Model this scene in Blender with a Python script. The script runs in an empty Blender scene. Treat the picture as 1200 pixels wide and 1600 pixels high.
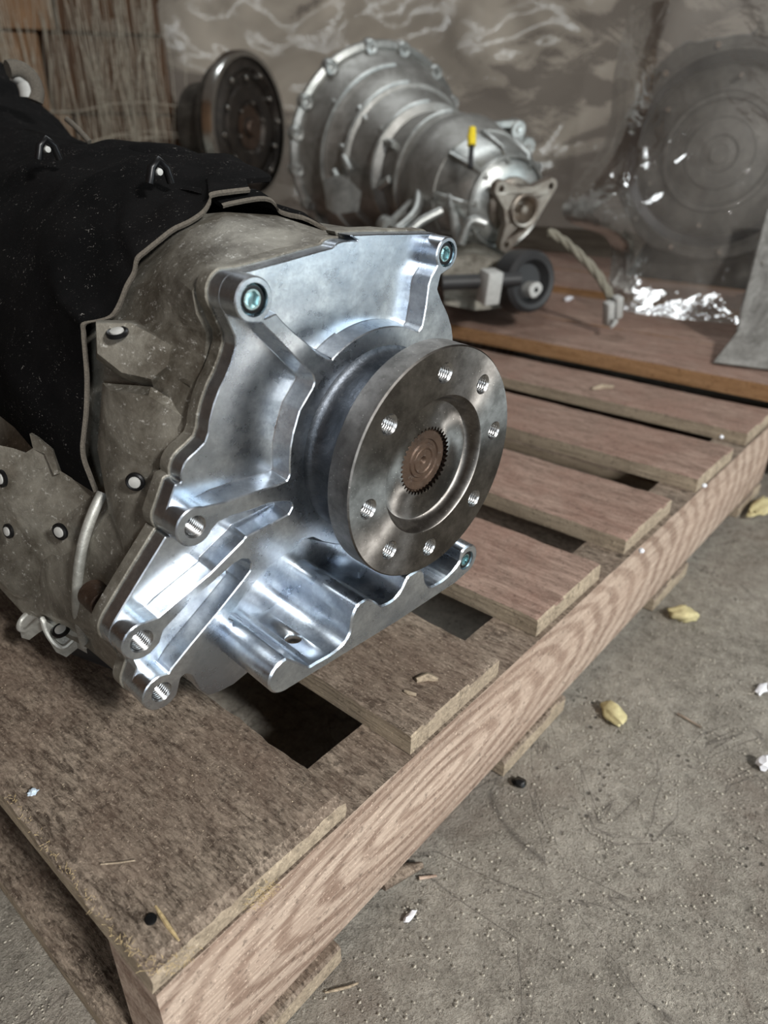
import bpy, bmesh, math, random
from mathutils import Vector, Matrix, noise
from mathutils.geometry import tessellate_polygon
random.seed(7)
PI = math.pi
scn = bpy.context.scene
COL = scn.collection
# ------------------------------------------------------------------ camera
cd = bpy.data.cameras.new('camera'); cam = bpy.data.objects.new('camera', cd); COL.objects.link(cam)
CR = [[0.65491, 0.348241, -0.670687], [-0.755686, 0.308365, -0.577797], [0.005603, 0.885234, 0.465112]]
CC = [-0.06092, -0.17192, 0.2877]
cam.matrix_world = Matrix.Translation(CC) @ Matrix(CR).to_4x4()
cd.sensor_fit = 'VERTICAL'; cd.sensor_height = 36.0; cd.sensor_width = 27.0
cd.lens = 1099.61 / 1600 * 36.0
cd.clip_start = 0.01; cd.clip_end = 50
cd.dof.use_dof = True; cd.dof.focus_distance = 0.36; cd.dof.aperture_fstop = 8.0
scn.camera = cam
# ------------------------------------------------------------------ world, light, exposure
wd = bpy.data.worlds.new('world'); scn.world = wd; wd.use_nodes = True
wn = wd.node_tree.nodes; wl = wd.node_tree.links
bg = wn['Background']; bg.inputs['Color'].default_value = (0.66, 0.56, 0.48, 1); bg.inputs['Strength'].default_value = 0.12
def area(name, loc, target, size, power, color, size_y=None):
    l = bpy.data.lights.new(name, 'AREA'); l.energy = power; l.color = color; l.size = size
    if size_y: l.shape = 'RECTANGLE'; l.size_y = size_y
    o = bpy.data.objects.new(name, l); COL.objects.link(o); o.location = loc
    o.rotation_euler = (Vector(target) - Vector(loc)).to_track_quat('-Z', 'Y').to_euler(); return o
area('key_lamp', (-0.12, -1.5, 1.20), (0.35, 0.15, 0.0), 0.20, 44, (1.0, 0.985, 0.95))
area('window_left', (-1.3, -1.7, 0.42), (0.2, 0.1, 0.1), 0.45, 13, (0.88, 0.95, 1.0), 1.0)
area('softbox_right', (1.35, -1.75, 0.50), (0.2, 0.2, 0.05), 0.7, 17, (0.80, 0.94, 1.0), 1.5)  # softbox added for highlights on the metal, no doorway known there
area('ceiling_lamp', (1.15, 1.0, 1.85), (0.3, 0.2, 0.0), 1.3, 11, (0.93, 0.98, 1.0), 0.35)
scn.view_settings.view_transform = 'Standard'; scn.view_settings.look = 'None'
scn.view_settings.exposure = 0.12; scn.view_settings.gamma = 1.0; scn.view_settings.use_curve_mapping = False
# ------------------------------------------------------------------ material helpers
MATS = {}
class NT:
    def __init__(s, name):
        m = bpy.data.materials.new(name); m.use_nodes = True; s.m = m; s.t = m.node_tree
        s.b = s.t.nodes['Principled BSDF']; s.out = s.t.nodes['Material Output']; MATS[name] = m
        s.tc = s.t.nodes.new('ShaderNodeTexCoord')
    def n(s, ty, **kw):
        n = s.t.nodes.new(ty)
        for k, v in kw.items():
            if k in n.inputs: n.inputs[k].default_value = v
            else: setattr(n, k, v)
        return n
    def l(s, a, b): s.t.links.new(a, b)
    def mp(s, scale=(1, 1, 1), rot=(0, 0, 0), src='Object', loc=(0, 0, 0)):
        m = s.n('ShaderNodeMapping'); m.inputs['Scale'].default_value = scale; m.inputs['Rotation'].default_value = rot; m.inputs['Location'].default_value = loc
        s.l(s.tc.outputs[src], m.inputs['Vector']); return m.outputs['Vector']
    def noise(s, v, scale, detail=4, rough=.6, dist=0.0):
        n = s.n('ShaderNodeTexNoise'); n.inputs['Scale'].default_value = scale; n.inputs['Detail'].default_value = detail
        n.inputs['Roughness'].default_value = rough; n.inputs['Distortion'].default_value = dist
        s.l(v, n.inputs['Vector']); return n.outputs['Fac']
    def ramp(s, fac, stops):
        r = s.n('ShaderNodeValToRGB'); e = r.color_ramp.elements
        while len(e) > 1: e.remove(e[-1])
        for i, (p, c) in enumerate(stops):
            x = e[0] if i == 0 else e.new(p)
            x.position = p; x.color = tuple(c) + (1,) if len(c) == 3 else c
        s.l(fac, r.inputs['Fac']); return r.outputs['Color']
    def g(s, fac, a, b):   # grey ramp between positions
        return s.ramp(fac, [(a, (0, 0, 0)), (b, (1, 1, 1))])
    def mix(s, f, a, b, mode='MIX'):
        m = s.n('ShaderNodeMix', data_type='RGBA', blend_type=mode)
        for i, v in ((0, f), (6, a), (7, b)):
            if hasattr(v, 'is_output'): s.l(v, m.inputs[i])
            else: m.inputs[i].default_value = v if i == 0 else (tuple(v) + (1,) if len(v) == 3 else v)
        return m.outputs[2]
    def math(s, op, a, b=None):
        m = s.n('ShaderNodeMath', operation=op)
        for i, v in ((0, a), (1, b)):
            if v is None: continue
            if hasattr(v, 'is_output'): s.l(v, m.inputs[i])
            else: m.inputs[i].default_value = v
        return m.outputs[0]
    def bump(s, h, strength, dist=.001, prev=None):
        b = s.n('ShaderNodeBump'); b.inputs['Strength'].default_value = strength; b.inputs['Distance'].default_value = dist
        s.l(h, b.inputs['Height'])
        if prev is not None: s.l(prev, b.inputs['Normal'])
        return b.outputs['Normal']
    def set(s, color=None, rough=None, metal=None, normal=None, **kw):
        for k, v in (('Base Color', color), ('Roughness', rough), ('Metallic', metal), ('Normal', normal)):
            if v is None: continue
            if hasattr(v, 'is_output'): s.l(v, s.b.inputs[k])
            elif k == 'Base Color': s.b.inputs[k].default_value = tuple(v) + (1,)
            else: s.b.inputs[k].default_value = v
        for k, v in kw.items(): s.b.inputs[k.replace('_', ' ')].default_value = v
        return s.m
def simple(name, color, rough=.5, metal=0., bumpk=0., scale=200., var=.25, **kw):
    t = NT(name); v = t.mp(); n = t.noise(v, scale, 3)
    c = t.mix(n, [x * (1 - var) for x in color], [min(1, x * (1 + var)) for x in color])
    nr = t.bump(n, bumpk, .0006) if bumpk else None
    return t.set(c, rough, metal, nr, **kw)
# machined aluminium (billet)
def m_alu():
    t = NT('machined_aluminium'); v = t.mp()
    big = t.noise(v, 16, 3, .6, .6); fine = t.noise(v, 420, 3, .7); mid = t.noise(v, 90, 4, .65)
    mot = t.g(t.math('ADD', t.math('MULTIPLY', big, .6), t.math('MULTIPLY', mid, .4)), .38, .62)
    c = t.mix(mot, (.40, .45, .52), (.78, .825, .86))
    c = t.mix(t.math('MULTIPLY', t.g(fine, .42, .62), .45), c, (.42, .45, .51))
    r = t.math('ADD', t.math('MULTIPLY', mid, .18), .20)
    st = t.mp((260, 260, 8)); s2 = t.noise(st, 1, 2)
    nr = t.bump(s2, .10, .0003); nr = t.bump(fine, .10, .0003, nr)
    return t.set(c, r, 1.0, nr)
def m_steel():
    t = NT('turned_steel'); v = t.mp()
    sx = t.n('ShaderNodeSeparateXYZ'); t.l(t.tc.outputs['Object'], sx.inputs[0])
    rr = t.math('SQRT', t.math('ADD', t.math('POWER', sx.outputs[0], 2.), t.math('POWER', sx.outputs[1], 2.)))
    cmb = t.n('ShaderNodeCombineXYZ'); t.l(rr, cmb.inputs[0])
    rings = t.noise(cmb.outputs[0], 1400, 3, .7)
    n = t.noise(v, 60, 5, .7); fl = t.noise(v, 900, 2, .7)
    c = t.mix(t.g(n, .4, .65), (.13, .122, .114), (.27, .257, .242))
    c = t.mix(t.g(fl, .70, .74), c, (.8, .78, .7))
    tan = t.n('ShaderNodeTangent', direction_type='RADIAL', axis='Z')
    t.l(tan.outputs[0], t.b.inputs['Tangent']); t.b.inputs['Anisotropic'].default_value = .95
    return t.set(c, t.math('ADD', t.math('MULTIPLY', rings, .12), .40), 1.0, t.bump(rings, .05, .0002))
def m_cast(name, c1, c2, speck=.4, rough=.5, metal=.7):
    t = NT(name); v = t.mp()
    a = t.noise(v, 30, 6, .7, .4); b = t.noise(v, 700, 3, .7); d = t.noise(v, 260, 5, .75)
    c = t.mix(t.g(a, .35, .65), c1, c2)
    sp = t.math('MULTIPLY', t.g(d, .56, .66), t.g(b, .45, .6))
    c = t.mix(t.math('MULTIPLY', sp, speck), c, (.75, .74, .70))
    nr = t.bump(b, .35, .0005); nr = t.bump(a, .25, .002, nr)
    return t.set(c, t.math('ADD', t.math('MULTIPLY', d, .25), rough - .1), metal, nr)
def m_felt():
    t = NT('black_felt'); v = t.mp()
    a = t.noise(v, 22, 5, .6); b = t.noise(v, 1500, 3, .8); fib = t.noise(v, 420, 2, .6, 2.)
    c = t.mix(t.g(a, .4, .75), (.0028, .0028, .003), (.0075, .007, .0072))
    dust = t.math('MULTIPLY', t.g(fib, .66, .72), t.g(t.noise(v, 60, 2), .40, .60))
    c = t.mix(dust, c, (.17, .16, .15))
    nr = t.bump(b, .6, .0008); nr = t.bump(t.noise(v, 35, 4), .3, .004, nr)
    return t.set(c, .95, 0., nr, Specular_IOR_Level=.06)
def m_wood(name, c1, c2, c3, grain_axis='Y', ring=False, dirt=.5, bump=.6, scale=1., gr=.06):
    t = NT(name); g = gr
    oi = t.n('ShaderNodeObjectInfo')
    ad = t.n('ShaderNodeVectorMath', operation='ADD'); t.l(t.tc.outputs['Object'], ad.inputs[0])
    sc3 = t.n('ShaderNodeVectorMath', operation='SCALE'); cb = t.n('ShaderNodeCombineXYZ')
    t.l(oi.outputs['Random'], cb.inputs[0]); t.l(oi.outputs['Random'], cb.inputs[1]); t.l(cb.outputs[0], sc3.inputs[0]); sc3.inputs['Scale'].default_value = 3.7
    t.l(sc3.outputs[0], ad.inputs[1])
    m = t.n('ShaderNodeMapping'); t.l(ad.outputs[0], m.inputs['Vector'])
    m.inputs['Scale'].default_value = (1, g, 1) if grain_axis == 'Y' else (g, 1, 1)
    v = m.outputs[0]; iso = ad.outputs[0]
    fine = t.noise(v, 420 * scale, 5, .7, .3); mid = t.noise(v, 90 * scale, 4, .6, .8); blot = t.noise(iso, 14, 6, .7, .5); sp = t.noise(iso, 220, 4, .75)
    h = t.math('ADD', t.math('MULTIPLY', fine, .6), t.math('MULTIPLY', mid, .4))
    if ring:
        w = t.n('ShaderNodeTexWave', wave_type='RINGS', rings_direction='SPHERICAL', wave_profile='SIN')
        mm = t.n('ShaderNodeMapping'); t.l(t.tc.outputs['Object'], mm.inputs['Vector']); mm.inputs['Scale'].default_value = (4.2, 1., 16.); mm.inputs['Location'].default_value = (-.80, 0, .92)
        t.l(mm.outputs[0], w.inputs['Vector']); w.inputs['Scale'].default_value = 2.4; w.inputs['Distortion'].default_value = 3.2; w.inputs['Detail'].default_value = 2.; w.inputs['Detail Scale'].default_value = 1.4
        rg = t.g(w.outputs['Fac'], .12, .62)
        h = t.math('ADD', t.math('MULTIPLY', h, .86), t.math('MULTIPLY', rg, .12))
    c = t.mix(t.g(h, .40, .61), c1, c2)
    c = t.mix(t.math('MULTIPLY', t.g(blot, .42, .66), dirt), c, c3)
    c = t.mix(t.math('MULTIPLY', t.g(sp, .56, .66), .55), c, [x * .3 for x in c1])
    c = t.mix(t.math('MULTIPLY', t.g(t.noise(iso, 520, 3, .7), .60, .68), .45), c, [min(1, x * 1.7) for x in c2])
    nr = t.bump(fine, bump, .0016); nr = t.bump(sp, bump * .6, .001, nr)
    return t.set(c, .85, 0., nr, Specular_IOR_Level=.2)
def m_concrete(name='concrete', c1=(.18, .162, .135), c2=(.62, .575, .50)):
    t = NT(name); v = t.mp()
    a = t.noise(v, 5, 6, .65, .3); b = t.noise(v, 90, 6, .75, .3); d = t.noise(v, 420, 4, .8); e = t.noise(v, 22, 5, .7)
    vor = t.n('ShaderNodeTexVoronoi', feature='F1'); vor.inputs['Scale'].default_value = 150.; t.l(v, vor.inputs['Vector'])
    pit = t.math('MULTIPLY', t.g(vor.outputs['Distance'], .30, .12), t.g(e, .50, .62))
    base = t.math('ADD', t.math('MULTIPLY', a, .35), t.math('ADD', t.math('MULTIPLY', b, .38), t.math('MULTIPLY', d, .27)))
    c = t.mix(t.g(base, .38, .64), c1, c2)
    c = t.mix(t.math('MULTIPLY', t.g(t.noise(v, 7, 4, .6, .5), .52, .7), .5), c, (.20, .145, .115))
    c = t.mix(t.math('MULTIPLY', t.g(d, .62, .72), .6), c, (.62, .59, .52))
    c = t.mix(t.math('MULTIPLY', pit, .8), c, (.05, .045, .04))
    cr = t.n('ShaderNodeTexVoronoi', feature='DISTANCE_TO_EDGE'); cr.inputs['Scale'].default_value = 3.1
    t.l(t.mix(.16, t.mp(), t.n('ShaderNodeTexNoise', Scale=12.).outputs['Color']), cr.inputs['Vector'])
    crk = t.g(cr.outputs['Distance'], .006, .0)
    c = t.mix(t.math('MULTIPLY', crk, .55), c, (.06, .05, .045))
    h = t.math('SUBTRACT', base, t.math('MULTIPLY', pit, .3))
    nr = t.bump(h, .9, .006); nr = t.bump(d, .7, .0015, nr)
    return t.set(c, .9, 0., nr, Specular_IOR_Level=.2)
def m_film(name, tint, alpha, rough=.12, bump=.3, scale=30):
    t = NT(name); v = t.mp()
    n = t.noise(v, scale, 4, .55, 1.2); n2 = t.noise(v, scale * .25, 3, .6, .8)
    nr = t.bump(n, bump, .02)
    dif = t.n('ShaderNodeBsdfDiffuse'); dif.inputs['Color'].default_value = tuple(tint) + (1,); t.l(nr, dif.inputs['Normal'])
    trl = t.n('ShaderNodeBsdfTranslucent'); trl.inputs['Color'].default_value = tuple(tint) + (1,)
    tr = t.n('ShaderNodeBsdfTransparent'); gl = t.n('ShaderNodeBsdfGlossy'); gl.inputs['Roughness'].default_value = rough; t.l(nr, gl.inputs['Normal'])
    md = t.n('ShaderNodeMixShader'); md.inputs[0].default_value = .25; t.l(dif.outputs[0], md.inputs[1]); t.l(trl.outputs[0], md.inputs[2])
    m1 = t.n('ShaderNodeMixShader'); t.l(t.math('MULTIPLY', t.math('ADD', t.g(n2, .3, .7), .55), alpha), m1.inputs[0]); t.l(tr.outputs[0], m1.inputs[1]); t.l(md.outputs[0], m1.inputs[2])
    fr = t.n('ShaderNodeFresnel', IOR=1.45); t.l(nr, fr.inputs['Normal'])
    m2 = t.n('ShaderNodeMixShader'); t.l(t.math('MULTIPLY', fr.outputs[0], .7), m2.inputs[0]); t.l(m1.outputs[0], m2.inputs[1]); t.l(gl.outputs[0], m2.inputs[2])
    t.l(m2.outputs[0], t.out.inputs['Surface']); return t.m
ALU = m_alu(); STEEL = m_steel(); FELT = m_felt()
DARKALU = m_cast('shade_darkened_aluminium', (.05, .058, .07), (.15, .165, .19), .1, .42, .9)  # dark colour stands in for the shade behind the flange
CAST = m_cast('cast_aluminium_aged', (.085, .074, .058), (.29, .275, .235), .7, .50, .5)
CAST2 = m_cast('cast_aluminium_clean', (.27, .28, .27), (.52, .53, .515), .2, .36, .8)
BRONZE = m_cast('yoke_steel', (.22, .18, .15), (.42, .38, .33), .3, .35, .9)
DARKIRON = m_cast('dark_converter_steel', (.018, .015, .013), (.05, .04, .032), .08, .5, .5)
GREYIRON = m_cast('grey_converter_steel', (.035, .032, .028), (.095, .088, .078), .1, .45, .5)
ZINC = simple('zinc_screw', (.50, .66, .68), .22, 1., .1, 500)
BLACKGAP = simple('black_oxide_gap_shade', (.012, .012, .013), .35, .6)
CHROME = simple('bright_thread_steel', (.62, .62, .60), .2, 1.)
THREAD = simple('tapped_thread_steel', (.36, .36, .36), .26, 1.)
RUST = m_cast('rusty_shaft_steel', (.035, .021, .014), (.10, .062, .042), .15, .45, .5)
FELTEDGE = simple('felt_cut_edge', (.085, .074, .06), .95, 0., .8, 900, .6)
RUBBER = simple('black_rubber', (.018, .018, .019), .55, 0., .3, 300)
WHITEP = simple('white_plastic', (.38, .38, .365), .45, 0., .1)
CASTL = m_cast('cast_aluminium_pale', (.20, .20, .18), (.46, .46, .43), .5, .5, .55)
YELLOW = simple('yellow_plastic', (.75, .58, .03), .4)
BLUEP = simple('blue_plastic', (.03, .22, .60), .4)
BRAID = simple('braided_sleeve', (.20, .185, .145), .8, 0., .9, 700, .7)
WTOP = m_wood('weathered_plank_wood', (.065, .048, .036), (.37, .30, .235), (.16, .112, .085), 'Y', dirt=.65, bump=.8, gr=.26, scale=1.5)
WTOP2 = m_wood('reddish_plank_wood', (.15, .098, .076), (.36, .255, .205), (.23, .135, .105), 'Y', dirt=.65, bump=.5, gr=.15)
WSAW = m_wood('fresh_sawn_wood', (.22, .175, .125), (.44, .36, .265), (.27, .215, .165), 'Y', dirt=.4, bump=.5)
WSIDE = m_wood('stringer_wood', (.24, .165, .125), (.52, .41, .33), (.40, .29, .225), 'X', ring=True, dirt=.45, bump=.5)
WORANGE = m_wood('orange_board_wood', (.22, .115, .05), (.40, .235, .12), (.27, .15, .08), 'Y', dirt=.5, bump=.4)
PLY = m_wood('orange_brown_wall_board', (.22, .12, .065), (.42, .25, .15), (.28, .16, .09), 'Y', dirt=.5)
WDARK = m_wood('dark_wall_wood', (.05, .03, .018), (.15, .085, .05), (.08, .05, .035), 'Y', dirt=.6)
YELF = simple('yellow_frayed_wood', (.50, .38, .20), .9, 0., .9, 400, .5)
CONC = m_concrete()
CARD = simple('brown_cardboard', (.20, .115, .06), .85, 0., .4, 12, .5)
GALV = m_cast('galvanised_bracket_steel', (.13, .122, .11), (.31, .30, .28), .7, .5, .5)
FILM_BACK = m_film('plastic_sheet_film', (.54, .48, .405), .66, .10, .20, 9)
FILM_BAG = m_film('plastic_bag_film', (.40, .375, .345), .25, .08, .28, 18)
SHELL = simple('dry_nut_shell', (.50, .44, .24), .8, 0., .8, 200, .4)
GRIT = simple('light_grit', (.40, .37, .31), .9, 0., .3, 200, .5)
WHITEB = simple('white_crumb', (.75, .76, .80), .7)
STRAND = simple('stretch_film_strand', (.50, .46, .38), .35, 0., 0., 50, .3)
# ------------------------------------------------------------------ geometry helpers
class Geo:
    def __init__(s): s.v = []; s.f = []
    def add(s, vs, fs):
        k = len(s.v); s.v += [tuple(v) for v in vs]; s.f += [tuple(i + k for i in f) for f in fs]; return s
    def xf(s, M): s.v = [tuple(M @ Vector(v)) for v in s.v]; return s
    def join(s, o, M=None):
        return s.add([M @ Vector(v) for v in o.v] if M else o.v, o.f)
def obj(name, geo, mat, parent=None, ang=32, scale=1., label=None, smooth=True):
    me = bpy.data.meshes.new(name)
    me.from_pydata([(v[0] * scale, v[1] * scale, v[2] * scale) for v in geo.v], [], geo.f)
    bm = bmesh.new(); bm.from_mesh(me)
    bmesh.ops.remove_doubles(bm, verts=bm.verts, dist=1e-7)
    bmesh.ops.recalc_face_normals(bm, faces=bm.faces)
    for e in bm.edges:
        if len(e.link_faces) == 2 and e.calc_face_angle(0) > math.radians(ang): e.smooth = False
    for f in bm.faces: f.smooth = smooth
    bm.to_mesh(me); bm.free()
    me.materials.append(mat)
    o = bpy.data.objects.new(name, me); COL.objects.link(o)
    if parent: o.parent = parent
    if label: o['label'] = label
    return o
def tag(o, label=None, cat=None, group=None, kind=None):
    if label: o['label'] = label
    if cat: o['category'] = cat
    if group: o['group'] = group
    if kind: o['kind'] = kind
    return o
def empty(name, M=None, loc=(0, 0, 0)):
    o = bpy.data.objects.new(name, None); COL.objects.link(o); o.empty_display_size = .02
    if M is not None: o.matrix_world = M
    else: o.location = loc
    return o
def smooth2(pts, closed=True, n=5):
    out = []; N = len(pts); rng = range(N) if closed else range(N - 1)
    for i in rng:
        if closed: p = [pts[(i + k) % N] for k in (-1, 0, 1, 2)]
        else: p = [pts[max(0, min(N - 1, i + k))] for k in (-1, 0, 1, 2)]
        for j in range(n):
            t = j / n
            out.append(tuple(.5 * ((2 * p[1][a]) + (-p[0][a] + p[2][a]) * t + (2 * p[0][a] - 5 * p[1][a] + 4 * p[2][a] - p[3][a]) * t * t + (-p[0][a] + 3 * p[1][a] - 3 * p[2][a] + p[3][a]) * t ** 3) for a in range(len(pts[0]))))
    if not closed: out.append(tuple(pts[-1]))
    return out
def chaikin(p, it=2, closed=True):
    for _ in range(it):
        q = []; N = len(p)
        for i in range(N if closed else N - 1):
            a, b = p[i], p[(i + 1) % N]
            q.append(tuple(a[k] * .75 + b[k] * .25 for k in range(len(a)))); q.append(tuple(a[k] * .25 + b[k] * .75 for k in range(len(a))))
        if not closed: q = [p[0]] + q + [p[-1]]
        p = q
    return p
def arc(cx, cy, r, a0, a1, n=14):
    return [(cx + r * math.cos(math.radians(a0 + (a1 - a0) * i / n)), cy + r * math.sin(math.radians(a0 + (a1 - a0) * i / n))) for i in range(n + 1)]
def circle(cx, cy, r, n=40): return [(cx + r * math.cos(2 * PI * i / n), cy + r * math.sin(2 * PI * i / n)) for i in range(n)]
def area2(p): return sum(p[i][0] * p[(i + 1) % len(p)][1] - p[(i + 1) % len(p)][0] * p[i][1] for i in range(len(p))) / 2
def clean(p, d=None):
    if d is None: d = .15 if max(abs(a[0]) for a in p) > 1 else .0002
    q = []
    for a in p:
        if not q or math.hypot(a[0] - q[-1][0], a[1] - q[-1][1]) > d: q.append((a[0], a[1]))
    if math.hypot(q[0][0] - q[-1][0], q[0][1] - q[-1][1]) < d: q.pop()
    if area2(q) < 0: q.reverse()
    return q
def offs(p, d):
    N = len(p); out = []
    for i in range(N):
        a, b, c = p[i - 1], p[i], p[(i + 1) % N]
        e1 = (b[0] - a[0], b[1] - a[1]); e2 = (c[0] - b[0], c[1] - b[1])
        l1 = math.hypot(*e1) or 1; l2 = math.hypot(*e2) or 1
        n1 = (e1[1] / l1, -e1[0] / l1); n2 = (e2[1] / l2, -e2[0] / l2)
        m = (n1[0] + n2[0], n1[1] + n2[1]); ml = math.hypot(*m) or 1; m = (m[0] / ml, m[1] / ml)
        k = 1 / max(.6, m[0] * n1[0] + m[1] * n1[1])
        out.append((b[0] + m[0] * d * k, b[1] + m[1] * d * k))
    return out
def pdist(a, poly):
    m = 1e9
    for i in range(len(poly)):
        b, c = poly[i - 1], poly[i]; dx, dy = c[0] - b[0], c[1] - b[1]; L = dx * dx + dy * dy or 1e-9
        t = max(0, min(1, ((a[0] - b[0]) * dx + (a[1] - b[1]) * dy) / L)); m = min(m, math.hypot(a[0] - b[0] - t * dx, a[1] - b[1] - t * dy))
    return m
def inside(a, poly):
    r = False
    for i in range(len(poly)):
        b, c = poly[i - 1], poly[i]
        if (b[1] > a[1]) != (c[1] > a[1]) and a[0] < (c[0] - b[0]) * (a[1] - b[1]) / (c[1] - b[1]) + b[0]: r = not r
    return r
def soften(p, e=1.5):      # round polygon corners by about e, keeping long edges straight
    p = clean(p); q = []
    for i in range(len(p)):
        a, b = p[i], p[(i + 1) % len(p)]; L = math.hypot(b[0] - a[0], b[1] - a[1]); q.append(a)
        if L > 2.5 * e:
            for t in (e / L, 1 - e / L): q.append((a[0] + (b[0] - a[0]) * t, a[1] + (b[1] - a[1]) * t))
    return chaikin(q, 2)
def cap(g, outer, holes, z):
    ls = [[Vector((x, y, 0)) for x, y in outer]] + [[Vector((x, y, 0)) for x, y in h] for h in holes]
    flat = [v for l in ls for v in l]
    tr = tessellate_polygon(ls)
    g.add([(v.x, v.y, z) for v in flat], [t for t in tr if len(set(t)) == 3])
def rings(g, rs, close=False):     # rs: list of rings of equal-length 3D points, lofted
    n = len(rs[0]); vs = [v for r in rs for v in r]; fs = []
    for k in range(len(rs) - 1):
        for i in range(n):
            j = (i + 1) % n; fs.append((k * n + i, k * n + j, (k + 1) * n + j, (k + 1) * n + i))
    if close: fs.append(tuple(range(n))[::-1]); fs.append(tuple((len(rs) - 1) * n + i for i in range(n)))
    g.add(vs, fs)
def prism(poly, z0, z1, ch=.6, fil=0., draft=0., holes=(), bottom=True, g=None, limit=None, dfun=None):
    g = g or Geo(); p = clean(poly)
    lim = [max(0., pdist(a, limit) - .25) if inside(a, limit) else 0. for a in p] if limit else None; prof = []
    if fil > 0:
        for k in range(6):
            a = k / 5 * PI / 2; prof.append((draft + fil * (1 - math.sin(a)), z0 + fil * (1 - math.cos(a))))
    else: prof.append((draft, z0))
    prof.append((0, z1 - ch)); prof.append((-ch, z1))
    def ro(o):
        if abs(o) < 1e-6: return p
        q = offs(p, o)
        if dfun and o > 0: q = [(a[0] + (b[0] - a[0]) * k_, a[1] + (b[1] - a[1]) * k_) for a, b, k_ in zip(p, q, [dfun(a) for a in p])]
        if lim and o > 0: q = [(a[0] + (b[0] - a[0]) * min(1, l / max(1e-6, math.hypot(b[0] - a[0], b[1] - a[1]))), a[1] + (b[1] - a[1]) * min(1, l / max(1e-6, math.hypot(b[0] - a[0], b[1] - a[1])))) for a, b, l in zip(p, q, lim)]
        return q
    rs = [[(x, y, z) for x, y in ro(o)] for o, z in prof]
    rings(g, rs)
    cap(g, [(v[0], v[1]) for v in rs[-1]], [clean(h) for h in holes], z1)
    if bottom: cap(g, [(v[0], v[1]) for v in rs[0]], [], z0)
    return g
def lathe(prof, n=64, a0=0, a1=360, g=None, M=None):   # prof: (r, z)
    g = g or Geo(); full = abs(a1 - a0) >= 360; m = n if full else n + 1; vs = []; fs = []
    for r, z in prof:
        for i in range(m):
            a = math.radians(a0 + (a1 - a0) * i / n); vs.append((r * math.cos(a), r * math.sin(a), z))
    for k in range(len(prof) - 1):
        for i in range(n):
            j = (i + 1) % m if full else i + 1; fs.append((k * m + i, k * m + j, (k + 1) * m + j, (k + 1) * m + i))
    if M: vs = [M @ Vector(v) for v in vs]
    return g.add(vs, fs)
def thread(r, z0, z1, pitch=1.25, n=36, amp=.45, g=None, M=None):
    g = g or Geo(); st = int(abs(z1 - z0) / (pitch / 6)); vs = []; fs = []
    for k in range(st + 1):
        for i in range(n):
            a = 2 * PI * i / n; z = z0 + (z1 - z0) * k / st; ph = (z / pitch + i / n) % 1
            rr = r + amp * (1 - 2 * abs(ph - .5)) * 2 - amp; vs.append((rr * math.cos(a), rr * math.sin(a), z))
    for k in range(st):
        for i in range(n): j = (i + 1) % n; fs.append((k * n + i, k * n + j, (k + 1) * n + j, (k + 1) * n + i))
    vs.append((0, 0, z1)); c = len(vs) - 1
    fs += [(st * n + i, st * n + (i + 1) % n, c) for i in range(n)]
    if M: vs = [M @ Vector(v) for v in vs]
    return g.add(vs, fs)
def tube(path, r, n=10, g=None, caps=True):
    g = g or Geo(); P = [Vector(p) for p in path]; rs = []; up = Vector((.13, .21, 1)).normalized()
    for i, p in enumerate(P):
        d = (P[min(i + 1, len(P) - 1)] - P[max(i - 1, 0)]).normalized(); a = d.cross(up)
        if a.length < 1e-4: a = d.cross(Vector((1, 0, 0)))
        a.normalize(); b = a.cross(d); rr = r[i] if isinstance(r, (list, tuple)) else r
        rs.append([tuple(p + (a * math.cos(2 * PI * k / n) + b * math.sin(2 * PI * k / n)) * rr) for k in range(n)])
    rings(g, rs, caps); return g
def box(x0, x1, y0, y1, z0, z1, g=None, ch=0.):
    g = g or Geo(); bm = bmesh.new(); bmesh.ops.create_cube(bm, size=1)
    for v in bm.verts: v.co = ((x0 + x1) / 2 + v.co.x * (x1 - x0), (y0 + y1) / 2 + v.co.y * (y1 - y0), (z0 + z1) / 2 + v.co.z * (z1 - z0))
    if ch: bmesh.ops.bevel(bm, geom=bm.edges, offset=ch, segments=2, profile=.5, affect='EDGES')
    bm.verts.index_update()
    g.add([tuple(v.co) for v in bm.verts], [tuple(v.index for v in f.verts) for f in bm.faces]); bm.free(); return g
def frame(o, z, up=(0, 0, 1)):     # local z along z, local y near up
    z = Vector(z).normalized(); x = Vector(up).cross(z).normalized(); y = z.cross(x)
    return Matrix.Translation(o) @ Matrix((x, y, z)).transposed().to_4x4()
def blob(c, r, seed=0, sc=(1, 1, 1), amp=.35, sub=2, g=None):
    g = g or Geo(); bm = bmesh.new(); bmesh.ops.create_icosphere(bm, subdivisions=sub, radius=1)
    for v in bm.verts:
        k = 1 + amp * noise.noise(v.co * 1.7 + Vector((seed * 3.1, seed, 0)))
        v.co = Vector((v.co.x * sc[0], v.co.y * sc[1], v.co.z * sc[2])) * k * r + Vector(c)
    bm.verts.index_update(); g.add([tuple(v.co) for v in bm.verts], [tuple(v.index for v in f.verts) for f in bm.faces]); bm.free(); return g
FL = -.118   # concrete floor below the pallet's deck (deck top is z = 0)
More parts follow.
